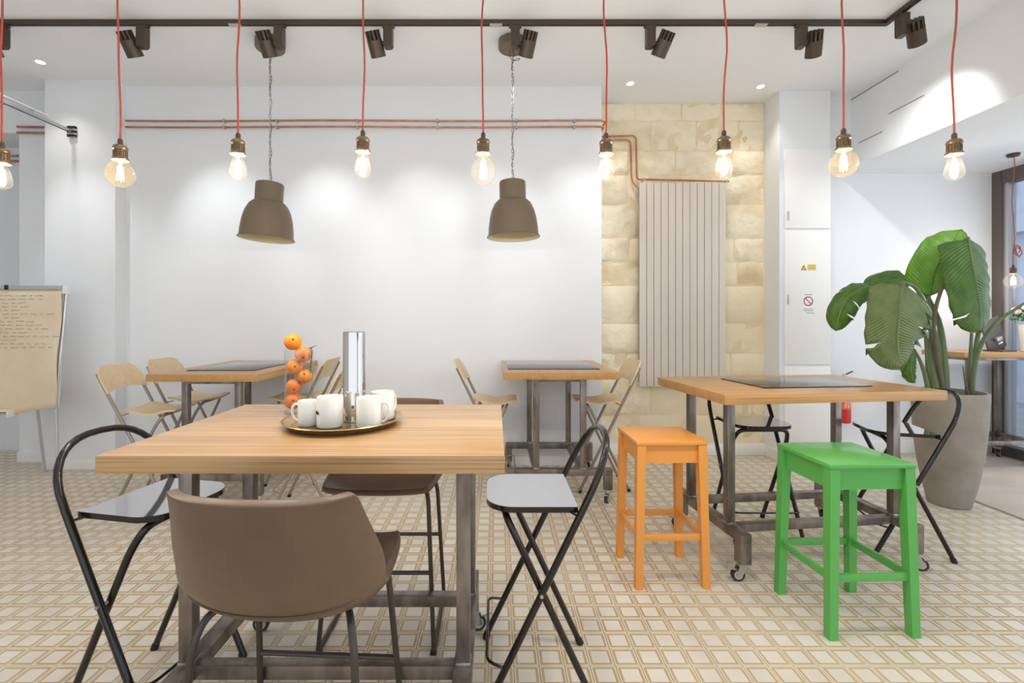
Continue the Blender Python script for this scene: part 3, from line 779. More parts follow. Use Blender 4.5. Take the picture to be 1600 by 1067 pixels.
# ------------------------------------------------------------------ radiator and copper pipes
rd = thing('panel_radiator', 'tall cream vertical panel radiator on the stone wall', 'radiator', (1.836, 4.74, 0.70))
pw = 0.852 / 12
for i in range(12):
    MB().box((-0.426 + i * pw + 0.0022, -0.022, 0), (-0.426 + (i + 1) * pw - 0.0022, 0.0, 2.005), bev=0.004).build('panel', 'radiator', rd)
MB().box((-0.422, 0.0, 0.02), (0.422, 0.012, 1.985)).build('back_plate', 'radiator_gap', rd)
for zz in (0.0, 1.965):
    MB().box((-0.424, 0.004, zz), (0.424, 0.046, zz + 0.04), bev=0.003).build('header', 'radiator', rd)
for zz in (0.3, 1.7):
    for xx in (-0.3, 0.3): MB().box((xx - 0.02, 0.012, zz), (xx + 0.02, 0.085, zz + 0.04)).build('bracket', 'radiator', rd)
MB().cyl((-0.40, -0.004, 2.03), (-0.40, -0.004, 2.005), 0.008, 10).cyl((0.40, -0.004, 2.03), (0.40, -0.004, 2.0), 0.008, 10).build('valve', 'steel_clip', rd)

def pipe(label, pts, clips, r=0.0085, ez=0.0):
    t = thing('copper_pipe', label, 'pipe', (0, 0, 0), 0, 'copper heating pipes')
    MB().tube(fillet(pts, 0.05, 6), r, 10).build('pipe_run', 'copper', t)
    for (x, y, zz) in clips:
        MB().box((x - 0.008, y - 0.012, zz - 0.014), (x + 0.008, y + 0.03, zz + 0.014), bev=0.003).build('pipe_clip', 'steel_clip', t)
zu, zl = 3.208, 3.150
cx_ = [-2.53, -2.04, -1.29, -0.545, 0.19, 0.73]
def wob(x0, x1, y, zz, n=12):
    return [(x0 + (x1 - x0) * k / n, y, zz - 0.004 * math.sin(k * 0.9)) for k in range(n + 1)]
pipe('upper copper pipe across the white wall, ending above the radiator', wob(-3.445, 0.95, 4.465, zu) + [(1.02, 4.465, zu), (1.02, 4.80, zu - 0.02), (1.40, 4.80, 3.198), (1.405, 4.79, 2.755), (1.47, 4.75, 2.745), (2.30, 4.738, 2.722)],
     [(x, 4.465, zu) for x in cx_] + [(1.46, 4.755, 2.745), (2.27, 4.74, 2.722)])
pipe('lower copper pipe across the white wall, dropping beside the radiator', wob(-3.445, 0.95, 4.465, zl) + [(1.0, 4.465, zl), (1.0, 4.80, zl + 0.0), (1.345, 4.80, 3.155), (1.355, 4.80, 2.76), (1.40, 4.795, 2.68), (1.50, 4.79, 2.66)],
     [(x, 4.465, zl) for x in cx_])
for (zz, lab) in ((3.19, 'upper'), (3.135, 'lower')):
    pipe(lab + ' short copper pipe on the pier left of the pillar', [(-4.55, 4.56, zz), (-4.13, 4.56, zz - 0.005)], [(-4.15, 4.56, zz)], 0.010)
    pipe(lab + ' short copper pipe in the recess at far left', [(-5.4, 4.96, zz - 0.14), (-4.57, 4.96, zz - 0.14)], [(-4.75, 4.96, zz - 0.14)], 0.010)

# silver rail reaching from the pillar towards the viewer at upper left
rl = thing('ceiling_rail', 'silver metal rail fixed to the pillar at upper left', 'rail', (-3.84, 4.36, 3.06))
MB().box((-0.012, -1.6, -0.014), (0.012, -0.03, 0.014), bev=0.003).build('rail_tube', 'alu', rl)
MB().box((-0.010, -1.6, 0.035), (0.010, -0.25, 0.050), bev=0.003).build('upper_tube', 'white_plastic', rl)
for q in range(6): MB().box((-0.009, -1.5 + q * 0.22, 0.012), (0.009, -1.48 + q * 0.22, 0.037)).build('spacer', 'alu', rl)
MB().box((-0.004, -1.6, -0.017), (0.004, -0.05, -0.0135)).build('slot', 'black', rl)
for q in range(3): MB().box((-0.034, -0.03, -0.05 + q * 0.037), (0.036, -0.001, -0.028 + q * 0.037), bev=0.002).build('end_bracket_stripe', 'black', rl)
MB().box((-0.034, -0.026, -0.052), (0.036, 0.0, 0.05), bev=0.002).build('end_bracket', 'steel_clip', rl)
MB().tube([(0, -0.62, -0.02), (0.0, -0.64, -0.05), (0.0, -0.70, -0.17)], 0.006, 8).build('crank_handle', 'chain', rl)

# ------------------------------------------------------------------ track with spotlights
TY_, TZ = 3.50, CEIL
tk = thing('lighting_track', 'long dark bronze track rail mounted across the ceiling', 'track rail', (0, 0, TZ))
MB().box((-5.2, TY_ - 0.018, -0.034), (2.862, TY_ + 0.018, -0.0005), bev=0.003).build('rail_section', 'bronze', tk)
MB().box((-5.2, TY_ - 0.006, -0.0355), (2.84, TY_ + 0.006, -0.033)).build('contact_slot', 'black', tk)
MB().box((2.826, -0.5, -0.034), (2.862, TY_ - 0.019, -0.0005), bev=0.003).build('rail_section', 'bronze', tk)
MB().box((2.838, -0.5, -0.0355), (2.85, TY_ - 0.02, -0.033)).build('contact_slot', 'black', tk)
for xx in (-1.90, 0.0, 1.93): MB().box((xx - 0.045, TY_ - 0.019, -0.0365), (xx + 0.045, TY_ + 0.019, -0.032)).build('joint_cover', 'steel_clip', tk)

def spotlight(label, x, y, side, aim, power, ang=60, box_rot=0.0):
    """driver box hanging from the track, ribbed head beside it; side = -1 head left of the box, +1 right"""
    t = thing('track_spotlight', label, 'spotlight', (x, y, TZ - 0.035), box_rot, 'track spotlights')
    MB().box((-0.045, -0.017, -0.016), (0.045, 0.017, 0.0), bev=0.003).build('track_adapter', 'bronze', t)
    MB().prism([(-0.032, -0.016), (0.032, -0.016), (0.032, -0.150), (0.018, -0.165), (-0.024, -0.165), (-0.032, -0.155)], -0.028, 0.028, T=lambda p: (p[0], p[2], p[1])).build('driver_box', 'bronze', t)
    hc = Vector((side * 0.095, 0.0, -0.135))
    loc_aim = Matrix.Rotation(-box_rot, 3, 'Z') @ (Vector(aim) - Vector((x, y, TZ - 0.035)))
    d = loc_aim.normalized()
    MB().cyl((side * 0.028, 0, -0.135), (side * 0.06, 0, -0.135), 0.018, 12).build('tilt_joint', 'fin', t)
    q = d.to_track_quat('Z', 'Y')
    head = MB(); head.lathe([(0.0, -0.032), (0.036, -0.032), (0.054, -0.025), (0.055, 0.085), (0.051, 0.087), (0.049, 0.070), (0.0, 0.070)], 28)
    ho = head.build('head', 'bronze', t); ho.rotation_mode = 'QUATERNION'; ho.rotation_quaternion = q; ho.location = hc
    for k in range(12):
        a = 2 * PI * k / 12
        f = MB(); f.box((0.022, -0.0055, -0.085), (0.052, 0.0055, -0.026))
        fm = MB(); fm.add([(v[0] * math.cos(a) - v[1] * math.sin(a), v[0] * math.sin(a) + v[1] * math.cos(a), v[2]) for v in f.v], f.f)
        fm.build('cooling_fin', 'bronze', ho)
    MB().lathe([(0.0, -0.083), (0.030, -0.083), (0.030, -0.03), (0.0, -0.03)], 18).build('heat_core', 'fin', ho)
    MB().lathe([(0.0, 0.0695), (0.047, 0.0695), (0.047, 0.0715), (0.0, 0.0715)], 24).build('lens', 'lens', ho)
    ld = bpy.data.lights.new('spot_beam', 'SPOT'); ld.energy = power; ld.spot_size = R(ang); ld.spot_blend = 1.0; ld.color = (0.975, 0.99, 1.0)
    ld.shadow_soft_size = 0.035
    lo = bpy.data.objects.new('spot_beam', ld); C.objects.link(lo); lo.parent = t
    lo.location = hc + d * 0.095; lo.rotation_mode = 'QUATERNION'; lo.rotation_quaternion = d.to_track_quat('-Z', 'Y')
SP = 36
spotlight('track spotlight at the far left picture edge', -3.60, TY_, -1, (-3.66, 4.36, 1.95), SP * 0.7)
spotlight('track spotlight nearest the left end, tilted to the right', -2.575, TY_, -1, (-2.40, 4.49, 2.1), SP)
spotlight('track spotlight in front of the left lamp canopy', -1.578, TY_, -1, (-1.42, 4.49, 2.1), SP)
spotlight('track spotlight midway between the two lamp canopies', -0.785, TY_, -1, (-0.52, 4.49, 2.1), SP * 0.7)
spotlight('track spotlight in front of the right lamp canopy', 0.140, TY_, 1, (-0.22, 4.49, 2.1), SP * 0.7)
spotlight('track spotlight in front of the stone wall', 1.125, TY_, 1, (0.60, 4.49, 2.1), SP)
spotlight('track spotlight beside the track corner', 2.225, TY_, 1, (2.75, 4.6, 2.0), SP * 0.6)
spotlight('track spotlight on the short track leg at upper right', 2.844, 3.36, 1, (3.75, 4.15, 2.25), SP * 1.1, 88)

# recessed downlights: three in view by the back wall, the others added out of view as fill light
def down_beam(parent, loc, power, ang, blend, colr):
    ld = bpy.data.lights.new('downlight_beam', 'SPOT'); ld.energy = power; ld.spot_size = R(ang); ld.spot_blend = blend; ld.color = colr; ld.shadow_soft_size = 0.04
    lo = bpy.data.objects.new('downlight_beam', ld); C.objects.link(lo); lo.parent = parent; lo.location = loc
for y in (-1.2, 0.2, 1.5, 2.4):
    for x in (-3.3, -1.25, 0.6, 2.3):
        m_ = MB().lathe([(0.042, -0.0005), (0.043, -0.006), (0.036, -0.007), (0.030, -0.003), (0.029, -0.0005)], 24, caps=False, c=(x, y, CEIL))
        m_.lathe([(0.0, -0.002), (0.029, -0.002), (0.029, -0.0035), (0.0, -0.0035)], 20, mi=1, c=(x, y, CEIL))
        m_.build('added_fill_lamp', ['trim', 'down'], ceiling)
        down_beam(ceiling, (x, y, CEIL - 0.02), 10 if y < 2 else 5, 120, 1.0, (0.96, 0.98, 1.0))
for (x, y, lab) in ((-3.855, 4.06, 'small recessed downlight at the upper left'), (1.24, 4.43, 'recessed downlight left of the radiator top'), (2.475, 4.49, 'recessed downlight by the white column')):
    t = thing('downlight', lab, 'downlight', (x, y, CEIL), 0, 'recessed ceiling downlights')
    MB().lathe([(0.042, -0.0005), (0.043, -0.006), (0.036, -0.007), (0.030, -0.003), (0.029, -0.0005)], 24, caps=False).build('bezel', 'trim', t)
    MB().lathe([(0.0, -0.002), (0.029, -0.002), (0.029, -0.0035), (0.0, -0.0035)], 20).build('lamp_lens', 'down', t)
    down_beam(t, (0, 0, -0.02), 12, 95, 0.8, (1.0, 0.95, 0.86))

# ------------------------------------------------------------------ two enamel dome lamps on chains
def chain_links(m, p, q, link=0.034, r=0.0022, w=0.0075):
    p = Vector(p); q = Vector(q); n = int((q - p).length / (link * 0.78)); step = (q - p) / n
    for k in range(n):
        c = p + step * (k + 0.5); pts = []
        for j in range(10):
            a = 2 * PI * j / 10; u = math.cos(a) * w; v = math.sin(a) * link / 2
            pts.append((c.x + (u if k % 2 else 0), c.y + (0 if k % 2 else u), c.z + v))
        m.tube(pts, r, 5, closed=True)
def dome_lamp(label, x, y, zb, tilt):
    t = thing('dome_pendant_lamp', label, 'lamp', (x, y, CEIL), 0, 'taupe dome pendant lamps')
    MB().lathe([(0.0, -0.0005), (0.105, -0.0005), (0.110, -0.006), (0.110, -0.062), (0.104, -0.070), (0.0, -0.071)], 36).build('ceiling_canopy', 'shade', t)
    h = CEIL - zb; prof = [(0.000, 0.440), (0.085, 0.440), (0.100, 0.434), (0.103, 0.424), (0.103, 0.300), (0.106, 0.292), (0.118, 0.286), (0.142, 0.262), (0.166, 0.212), (0.182, 0.150),
            (0.192, 0.075), (0.196, 0.018), (0.205, 0.004), (0.205, 0.0), (0.200, 0.0)]
    sh = MB().lathe([(r_, zz - 0.44) for (r_, zz) in prof], 48, caps=False).build('lamp_shade', 'shade', t)
    sh.location = (0, 0, -h + 0.44); sh.rotation_euler = (R(-1.5), R(tilt), 0)
    inn = [(0.199, 0.0), (0.191, 0.016), (0.187, 0.075), (0.177, 0.150), (0.161, 0.208), (0.137, 0.256), (0.112, 0.279), (0.098, 0.29), (0.0, 0.295)]
    MB().lathe([(r_, zz - 0.44) for (r_, zz) in inn], 48, caps=False).build('shade_lining', 'shade_in', sh)
    MB().lathe([(0.205, -0.440), (0.2075, -0.438), (0.205, -0.435), (0.2025, -0.437)], 48, caps=False).build('rim_bead', 'shade', sh)
    MB().lathe([(0.0, -0.30), (0.022, -0.295), (0.032, -0.26), (0.028, -0.225), (0.016, -0.19), (0.016, -0.15), (0.0, -0.15)], 18).build('lamp_bulb', 'china', sh)
    ch = MB(); top = -0.071
    chain_links(ch, (0, 0, top), (0, 0, -h + 0.475)); ch.build('hanging_chain', 'chain', t)
    MB().tube([(0, 0, -h + 0.478), (-0.022, 0, -h + 0.438)], 0.002, 6).tube([(0, 0, -h + 0.478), (0.022, 0, -h + 0.438)], 0.002, 6).build('yoke', 'chain', t)
    n = 40; pts = []
    for k in range(n + 1):
        u = k / n; zz = top + (-h + 0.44 - top) * u
        pts.append((0.008 * math.sin(u * 34) + 0.004, 0.008 * math.cos(u * 34), zz))
    MB().tube(pts, 0.0022, 6).build('flex', 'wire', t)
    return t
DL = dome_lamp('taupe dome pendant lamp on the left', -1.765, 3.75, 1.985, 3.0)
DR = dome_lamp('taupe dome pendant lamp on the right', 0.128, 3.75, 2.00, -1.0)
lp = [(-0.012, 0, -0.071), (-0.024, 0, -0.10), (-0.02, 0, -0.135), (0.01, 0, -0.160), (0.055, 0, -0.152), (0.06, 0, -0.142), (0.03, 0, -0.140), (0.0, 0, -0.165), (-0.006, 0, -0.20)]
MB().tube(fillet(lp, 0.02, 4), 0.0022, 6).build('flex_loop', 'wire', DR)

# ------------------------------------------------------------------ filament bulbs on red cords
def bulb_pendant(label, x, y, zbot, kind, seed, top=CEIL, amber=False, scale=1.0, light=10.0, canopy=False):
    """zbot = lowest point of the glass; kind 'tear' or 'globe'"""
    rr = random.Random(seed)
    t = thing('bulb_pendant', label, 'pendant bulb', (x, y, zbot), 0, 'filament bulbs on red cords')
    s = scale
    if kind == 'tear':
        prof = [(0.0, 0.0), (0.014, 0.0015), (0.024, 0.007), (0.0305, 0.018), (0.032, 0.028), (0.0305, 0.042), (0.026, 0.060), (0.020, 0.080), (0.0165, 0.094), (0.0155, 0.102)]
        hb = 0.102 * s
    elif kind == 'flat':
        prof = [(0.0, 0.0), (0.016, 0.002), (0.030, 0.009), (0.041, 0.022), (0.0475, 0.040), (0.0475, 0.054), (0.041, 0.072), (0.028, 0.086), (0.018, 0.094), (0.0155, 0.102)]
        hb = 0.102 * s
    else:
        prof = [(0.0, 0.0), (0.016, 0.0025), (0.030, 0.011), (0.041, 0.025), (0.0465, 0.044), (0.0455, 0.060), (0.040, 0.076), (0.030, 0.090), (0.020, 0.100), (0.0165, 0.110), (0.016, 0.118)]
        hb = 0.118 * s
    MB().lathe([(a * s, b * s) for a, b in prof], 28, caps=False).build('glass_envelope', 'bulb_amber' if amber else 'bulb_clear', t, smooth=180)
    fl_ = MB(); zc0, zc1 = hb * 0.22, hb * 0.72
    for k in range(6):
        a = 2 * PI * k / 6; r0, r1 = 0.012 * s, 0.008 * s
        fl_.tube([(r0 * math.cos(a), r0 * math.sin(a), zc0), (r1 * math.cos(a + 0.5), r1 * math.sin(a + 0.5), zc1)], 0.0013, 5)
    fl_.build('filament', 'filament', t)
    MB().tube([(0, 0, hb * 0.60), (0, 0, hb)], [0.003, 0.006], 8).build('glass_stem', 'bulb_neck', t)
    # turned socket
    z0 = hb - 0.006
    MB().lathe([(0.018, 0.0), (0.0265, 0.001), (0.0275, 0.005), (0.0255, 0.009), (0.021, 0.011), (0.0205, 0.036), (0.0225, 0.038), (0.0245, 0.042), (0.0245, 0.046), (0.021, 0.053), (0.013, 0.058), (0.008, 0.060), (0.0, 0.060)], 28, c=(0, 0, z0)).build('socket', 'brass_socket', t)
    ring = MB()
    for k in range(14):
        a = 2 * PI * k / 14; ring.bar((0.0208 * math.cos(a), 0.0208 * math.sin(a), z0 + 0.012), (0.0208 * math.cos(a), 0.0208 * math.sin(a), z0 + 0.035), 0.003, 0.003)
    ring.build('knurled_ring', 'brass_socket', t)
    MB().lathe([(0.0, 0.058), (0.0085, 0.058), (0.0085, 0.074), (0.006, 0.080), (0.0, 0.080)], 14, c=(0, 0, z0)).build('cord_grip', 'bronze', t)
    zs = z0 + 0.078; ln = top - zbot - zs; pts = []; n = 26
    p1, p2, w1 = rr.uniform(0, 6), rr.uniform(0, 6), rr.uniform(9, 13)
    for k in range(n + 1):
        u = k / n; e = min(1, u * 5)
        pts.append((e * (0.0065 * math.sin(u * w1 + p1) + 0.003 * math.sin(u * 27 + p2)), e * 0.005 * math.sin(u * 11 + p2), zs + ln * u))
    MB().tube(pts, 0.0034, 8).build('cord', 'red_cord', t)
    MB().lathe([(0.0, 0.0), (0.045, -0.001), (0.045, -0.018), (0.040, -0.024), (0.0, -0.024)], 24, c=(0, 0, top - zbot - 0.0005)).build('ceiling_rose', 'bronze', t)
    if light:
        ld = bpy.data.lights.new('bulb_light', 'POINT'); ld.energy = light; ld.color = (1.0, 0.965, 0.915); ld.shadow_soft_size = 0.012
        lo = bpy.data.objects.new('bulb_light', ld); C.objects.link(lo); lo.parent = t; lo.location = (0, 0, hb * 0.45)
    return t
k = 1.75 / 750
bulbs = [(3, 295, 'tear', False, 'teardrop bulb on red cord at the left picture edge'), (188, 292, 'flat', True, 'amber globe bulb on red cord above the left end of the table'),
         (372, 281, 'tear', False, 'teardrop bulb on red cord just left of the left dome lamp'), (567, 277, 'tear', False, 'teardrop bulb on red cord midway between the dome lamps'),
         (755, 289, 'globe', False, 'large round globe bulb on red cord left of the right dome lamp'), (947, 281, 'tear', False, 'teardrop bulb on red cord in front of the bent copper pipes'),
         (1131, 277, 'tear', False, 'teardrop bulb on red cord above the radiator'), (1318, 276, 'flat', True, 'amber globe bulb on red cord beside the white column'),
         (1491, 281, 'tear', False, 'teardrop bulb on red cord in front of the beam')]
for i, (bx_, by_, kd, am, lab) in enumerate(bulbs):
    bulb_pendant(lab, (bx_ - 775) * k, 1.75, 1.366 + (498 - by_) * k, kd, 40 + i, amber=am, scale=(0.94 if kd == 'tear' else 0.99))
wp = bulb_pendant('round bulb on knotted red cord by the window', 4.655, 4.32, 1.64, 'flat', 77, top=2.85, scale=1.35)
kn = []
for q in range(40):
    a = 2 * PI * q / 13; kn.append((0.03 + 0.028 * math.cos(a) + q * 0.0006, 0.01 * math.sin(q * 0.7), 0.36 + 0.038 * math.sin(a) - q * 0.0012))
MB().tube(kn, 0.0034, 6).build('cord_knot', 'red_cord', wp)

# ------------------------------------------------------------------ potted plant
pt = thing('plant_pot', 'tall tapered grey concrete planter', 'planter', (3.345, 3.545, 0))
MB().lathe([(0.0, 0.0), (0.116, 0.0), (0.123, 0.006), (0.158, 0.16), (0.190, 0.36), (0.209, 0.58), (0.218, 0.80), (0.219, 0.822), (0.216, 0.833), (0.199, 0.833), (0.195, 0.82), (0.190, 0.74), (0.0, 0.74)], 48).build('planter_shell', 'concrete', pt)
MB().lathe([(0.0, 0.772), (0.12, 0.768), (0.1905, 0.752), (0.1905, 0.741), (0.0, 0.741)], 32).build('soil', 'soil', pt)
pl = thing('banana_plant', 'large leafy banana-like plant growing in the concrete planter', 'plant', (3.356, 3.56, 0.765))
def bez(ps, n=16):
    """smooth curve through points (Catmull-Rom)"""
    ps = [Vector(p) for p in ps]; ps = [ps[0] * 2 - ps[1]] + ps + [ps[-1] * 2 - ps[-2]]; out = []
    segs = len(ps) - 3
    for s in range(segs):
        p0, p1, p2, p3 = ps[s:s + 4]; m = max(2, n // segs)
        for q in range(m + (1 if s == segs - 1 else 0)):
            u = q / m
            out.append(0.5 * ((2 * p1) + (p2 - p0) * u + (2 * p0 - 5 * p1 + 4 * p2 - p3) * u * u + (3 * p1 - p0 - 3 * p2 + p3) * u ** 3))
    return out
def leaf(rib, halfw, face, fold, m, tears=(), asym=1.0, seed=0, curl=0.0, rise=0.13):
    """broad leaf about a midrib; face = direction the upper side looks; fold = droop of the halves; tears = (v, side, depth)"""
    rr = random.Random(seed); c = bez(rib, 28); n = len(c) - 1; nu = 8; face = Vector(face).normalized()
    mb = MB(); mb.uv = []; rows = []
    for i in range(n + 1):
        v = i / n
        tg = (c[min(n, i + 1)] - c[max(0, i - 1)]).normalized()
        f = (face - tg * face.dot(tg)).normalized(); sd = tg.cross(f).normalized()
        prof = min(1.0, (v / rise) ** 0.55) * (1.0 if v < 0.62 else max(0.0, 1 - ((v - 0.62) / 0.38) ** 2.1) ** 0.6)
        row = []
        for j in range(-nu, nu + 1):
            u = j / nu; w = halfw * prof * (asym if j > 0 else 1.0)
            wave = 0.006 * math.sin(v * 38 + j) * abs(u)
            a = fold * abs(u) + (curl if j > 0 else 0) * u * u
            p = c[i] + sd * (w * math.copysign(1, u or 1) * abs(u) * math.cos(a * 0.8)) - f * (w * abs(u) * math.sin(a * 0.8)) + f * wave
            p += tg * (0.10 * halfw * abs(u))
            row.append(len(mb.v)); mb.v.append(tuple(p)); mb.uv.append((u * 0.5 + 0.5, v))
        rows.append(row)
    torn = {}
    for (tv, side, depth) in tears:
        i = int(tv * n); tg = (c[i + 1] - c[i]).normalized()
        for j in range(2 * nu + 1):
            u = (j - nu) / nu
            if u * side > 1 - depth + 1e-6:
                t_ = (abs(u) - (1 - depth)) / depth
                torn[(i, j)] = len(mb.v)
                mb.v.append(tuple(Vector(mb.v[rows[i][j]]) + tg * halfw * 0.28 * t_)); mb.uv.append(mb.uv[rows[i][j]])
    for i in range(n):
        for j in range(2 * nu):
            mb.f.append((torn.get((i, j), rows[i][j]), torn.get((i, j + 1), rows[i][j + 1]), rows[i + 1][j + 1], rows[i + 1][j])); mb.m.append(0)
    o = mb.build('leaf', m, pl, smooth=180)
    so = o.modifiers.new('thickness', 'SOLIDIFY'); so.thickness = 0.0022
    r0 = max(0.004, halfw * 0.05)
    MB().tube([p - (face * 0.002) for p in c], [r0 * (1 - 0.85 * i / n) for i in range(n + 1)], 7).build('midrib', 'petiole', o)
    return o
def stalk(pts, r0, r1, m='petiole'):
    c = bez(pts, 18); MB().tube(c, [r0 + (r1 - r0) * i / (len(c) - 1) for i in range(len(c))], 10).build('leaf_stalk', m, pl)
# local frame: origin on the soil, x right, y away, z up; 1 px in the photo is about 4.7 mm here
def L(px, py, dy=0.0):
    d = 3.56 + dy
    return ((px - 775) * d / 750 - 3.356, dy, 1.366 - (py - 498) * d / 750 - 0.765)
leaf([L(1513, 371, -0.12), L(1519, 408, -0.16), L(1527, 450, -0.17), L(1533, 485, -0.14), L(1533, 516, -0.10)], 0.20, (0.12, -1, 0.18), 0.35, 'leaf_dark', [(0.72, 1, 0.55)], asym=1.0, seed=1, rise=0.05)
leaf([L(1411, 440, -0.26), L(1407, 470, -0.31), L(1403, 505, -0.32), L(1402, 540, -0.30), L(1409, 572, -0.26)], 0.29, (-0.10, -1, 0.25), 0.45, 'leaf_olive', [(0.50, -1, 0.45), (0.26, -1, 0.3), (0.68, 1, 0.4), (0.80, -1, 0.5)], asym=0.62, seed=2, rise=0.08)
leaf([L(1452, 465, 0.05), L(1460, 425, 0.02), L(1474, 398, 0.0), L(1488, 378, 0.02), L(1500, 360, 0.08)], 0.165, (-0.55, -0.8, 0.35), 0.25, 'leaf_light', [], asym=0.7, seed=3)
leaf([L(1366, 446, 0.02), L(1345, 450, -0.02), L(1325, 465, -0.05), L(1312, 490, -0.06), L(1307, 515, -0.05)], 0.10, (-0.5, -0.8, 0.55), 0.55, 'leaf_dark', [(0.50, -1, 0.7), (0.72, -1, 0.6), (0.42, 1, 0.4)], seed=4)
leaf([L(1425, 442, 0.20), L(1405, 436, 0.18), L(1385, 440, 0.16), L(1370, 446, 0.16), L(1366, 455, 0.16)], 0.105, (-0.1, -1, 0.35), 0.4, 'leaf_dark', [], asym=0.9, seed=5)
leaf([L(1428, 545, -0.06), L(1424, 562, -0.08), L(1424, 580, -0.08), L(1429, 597, -0.06)], 0.062, (0, -1, 0.1), 0.5, 'leaf_dark', [(0.5, 1, 0.5), (0.7, -1, 0.5)], seed=6)
leaf([L(1600, 474, -0.3), L(1630, 452, -0.36), L(1665, 448, -0.40), L(1700, 470, -0.42)], 0.15, (0, -0.4, 1), 0.4, 'leaf_dark', [(0.5, 1, 0.4)], seed=7)
stalk([(-0.09, -0.02, -0.02), L(1455, 560), L(1452, 500), L(1449, 478, 0.04), L(1452, 465, 0.05)], 0.030, 0.012)
stalk([(-0.06, -0.04, -0.02), L(1462, 540, -0.05), L(1459, 500, -0.08), L(1470, 455, -0.1), L(1500, 385, -0.05), L(1513, 371, -0.12)], 0.017, 0.008, 'petiole_brown')
stalk([(-0.02, 0.0, -0.02), L(1475, 560, 0.02), L(1466, 500, 0.06), L(1440, 450, 0.2), L(1425, 442, 0.20)], 0.028, 0.009)
stalk([(-0.05, 0.02, -0.02), L(1470, 570, 0.03), L(1460, 520, 0.02), L(1435, 455, -0.1), L(1411, 440, -0.26)], 0.026, 0.010)
stalk([(-0.13, 0.0, -0.02), L(1445, 585, -0.02), L(1436, 560, -0.04), L(1428, 545, -0.06)], 0.018, 0.007)
stalk([(-0.11, 0.05, -0.02), L(1450, 560, 0.06), L(1440, 490, 0.05), L(1400, 448, 0.03), L(1366, 446, 0.02)], 0.022, 0.006)
stalk([(0.10, -0.03, -0.02), L(1516, 560, -0.04), L(1518, 520, -0.04)], 0.015, 0.009)
stalk([(0.12, -0.02, -0.02), L(1522, 570, -0.03), L(1527, 530, -0.04), L(1531, 514, -0.08)], 0.020, 0.012)
stalk([(0.12, -0.05, -0.02), L(1520, 590, -0.08), L(1530, 545, -0.12), L(1556, 505, -0.2), L(1600, 474, -0.3)], 0.021, 0.008)
stalk([(0.08, -0.08, -0.02), L(1508, 595, -0.08), L(1504, 570, -0.08)], 0.010, 0.002, 'petiole_brown')

# ------------------------------------------------------------------ flip chart at the left
fc = thing('flip_chart', 'flip chart easel with a scribbled kraft paper sheet', 'flip chart', (-4.01, 3.97, 0))
lean = lambda zz: (zz - 0.3) * 0.06
MB().add([(-0.36, lean(0.62) + 0.012, 0.62), (0.355, lean(0.62) + 0.012, 0.62), (0.355, lean(1.64) + 0.012, 1.64), (-0.36, lean(1.64) + 0.012, 1.64),
          (-0.36, lean(0.62) + 0.030, 0.62), (0.355, lean(0.62) + 0.030, 0.62), (0.355, lean(1.64) + 0.030, 1.64), (-0.36, lean(1.64) + 0.030, 1.64)],
         [(0, 1, 2, 3), (7, 6, 5, 4), (0, 4, 5, 1), (1, 5, 6, 2), (2, 6, 7, 3), (3, 7, 4, 0)]).build('board', 'white_plastic', fc)
nx, nz = 16, 20; vs = []; fs = []
for k_ in range(nz + 1):
    for i in range(nx + 1):
        u, w = i / nx, k_ / nz
        zb = 0.555 + 0.06 * u + 0.012 * math.sin(u * 9)
        zz = zb + (1.615 - zb) * w
        amp = (1 - w)
        vs.append((-0.365 + 0.725 * u + 0.006 * math.sin(w * 11), lean(zz) - 0.006 - 0.035 * amp * (0.5 + 0.5 * math.sin(u * 5 + 1)) - 0.008 * amp * math.sin(w * 9 + u * 4), zz))
fs = [(a * (nx + 1) + i, a * (nx + 1) + i + 1, (a + 1) * (nx + 1) + i + 1, (a + 1) * (nx + 1) + i) for a in range(nz) for i in range(nx)]
pp = MB().add(vs, fs).build('paper_sheet', 'kraft', fc, smooth=180)
so = pp.modifiers.new('thickness', 'SOLIDIFY'); so.thickness = 0.0015; so.offset = 1
ink = MB(); rk = random.Random(5)
def paper_y(x, zz):
    u = (x + 0.365) / 0.725; w = (zz - 0.59) / 1.025; amp = 1 - w
    return lean(zz) - 0.0085 - 0.035 * amp * (0.5 + 0.5 * math.sin(u * 5 + 1)) - 0.008 * amp * math.sin(w * 9 + u * 4)
for row in range(15):
    zz = 1.56 - row * 0.031; x = -0.33 + rk.uniform(0, 0.03)
    end = rk.choice([0.02, 0.08, 0.16, 0.26, 0.31])
    while x < end:
        wl = rk.uniform(0.03, 0.08); pts = []; nn = int(wl / 0.006)
        for q in range(nn):
            xx = x + q * 0.006; z2 = zz + rk.uniform(-0.006, 0.006)
            pts.append((xx, paper_y(xx, z2) - 0.0015, z2))
        if len(pts) > 2: ink.tube(pts, 0.0011, 4)
        x += wl + rk.uniform(0.008, 0.02)
ink.build('handwriting', 'pencil', fc)
MB().box((-0.38, lean(1.63) - 0.016, 1.612), (0.365, lean(1.63) + 0.012, 1.645), bev=0.004).build('clamp_bar', 'alu', fc)
MB().box((-0.12, lean(1.63) - 0.022, 1.612), (-0.09, lean(1.63) - 0.010, 1.65), bev=0.003).build('clamp_knob', 'black', fc)
MB().box((0.355, lean(1.6) - 0.01, 1.575), (0.395, lean(1.6) + 0.03, 1.645), bev=0.006).build('corner_bracket', 'white_plastic', fc)
for s in (-1, 1):
    MB().tube([(s * 0.37, lean(1.58) + 0.02, 1.58), (s * 0.345, 0.03, 0.70), (s * 0.385 + (0.02 if s > 0 else 0), -0.02, 0.0)], 0.011, 10).build('leg', 'alu', fc)
MB().tube([(0, lean(1.5) + 0.04, 1.5), (0, 0.30, 0.0)], 0.011, 10).build('rear_leg', 'alu', fc)
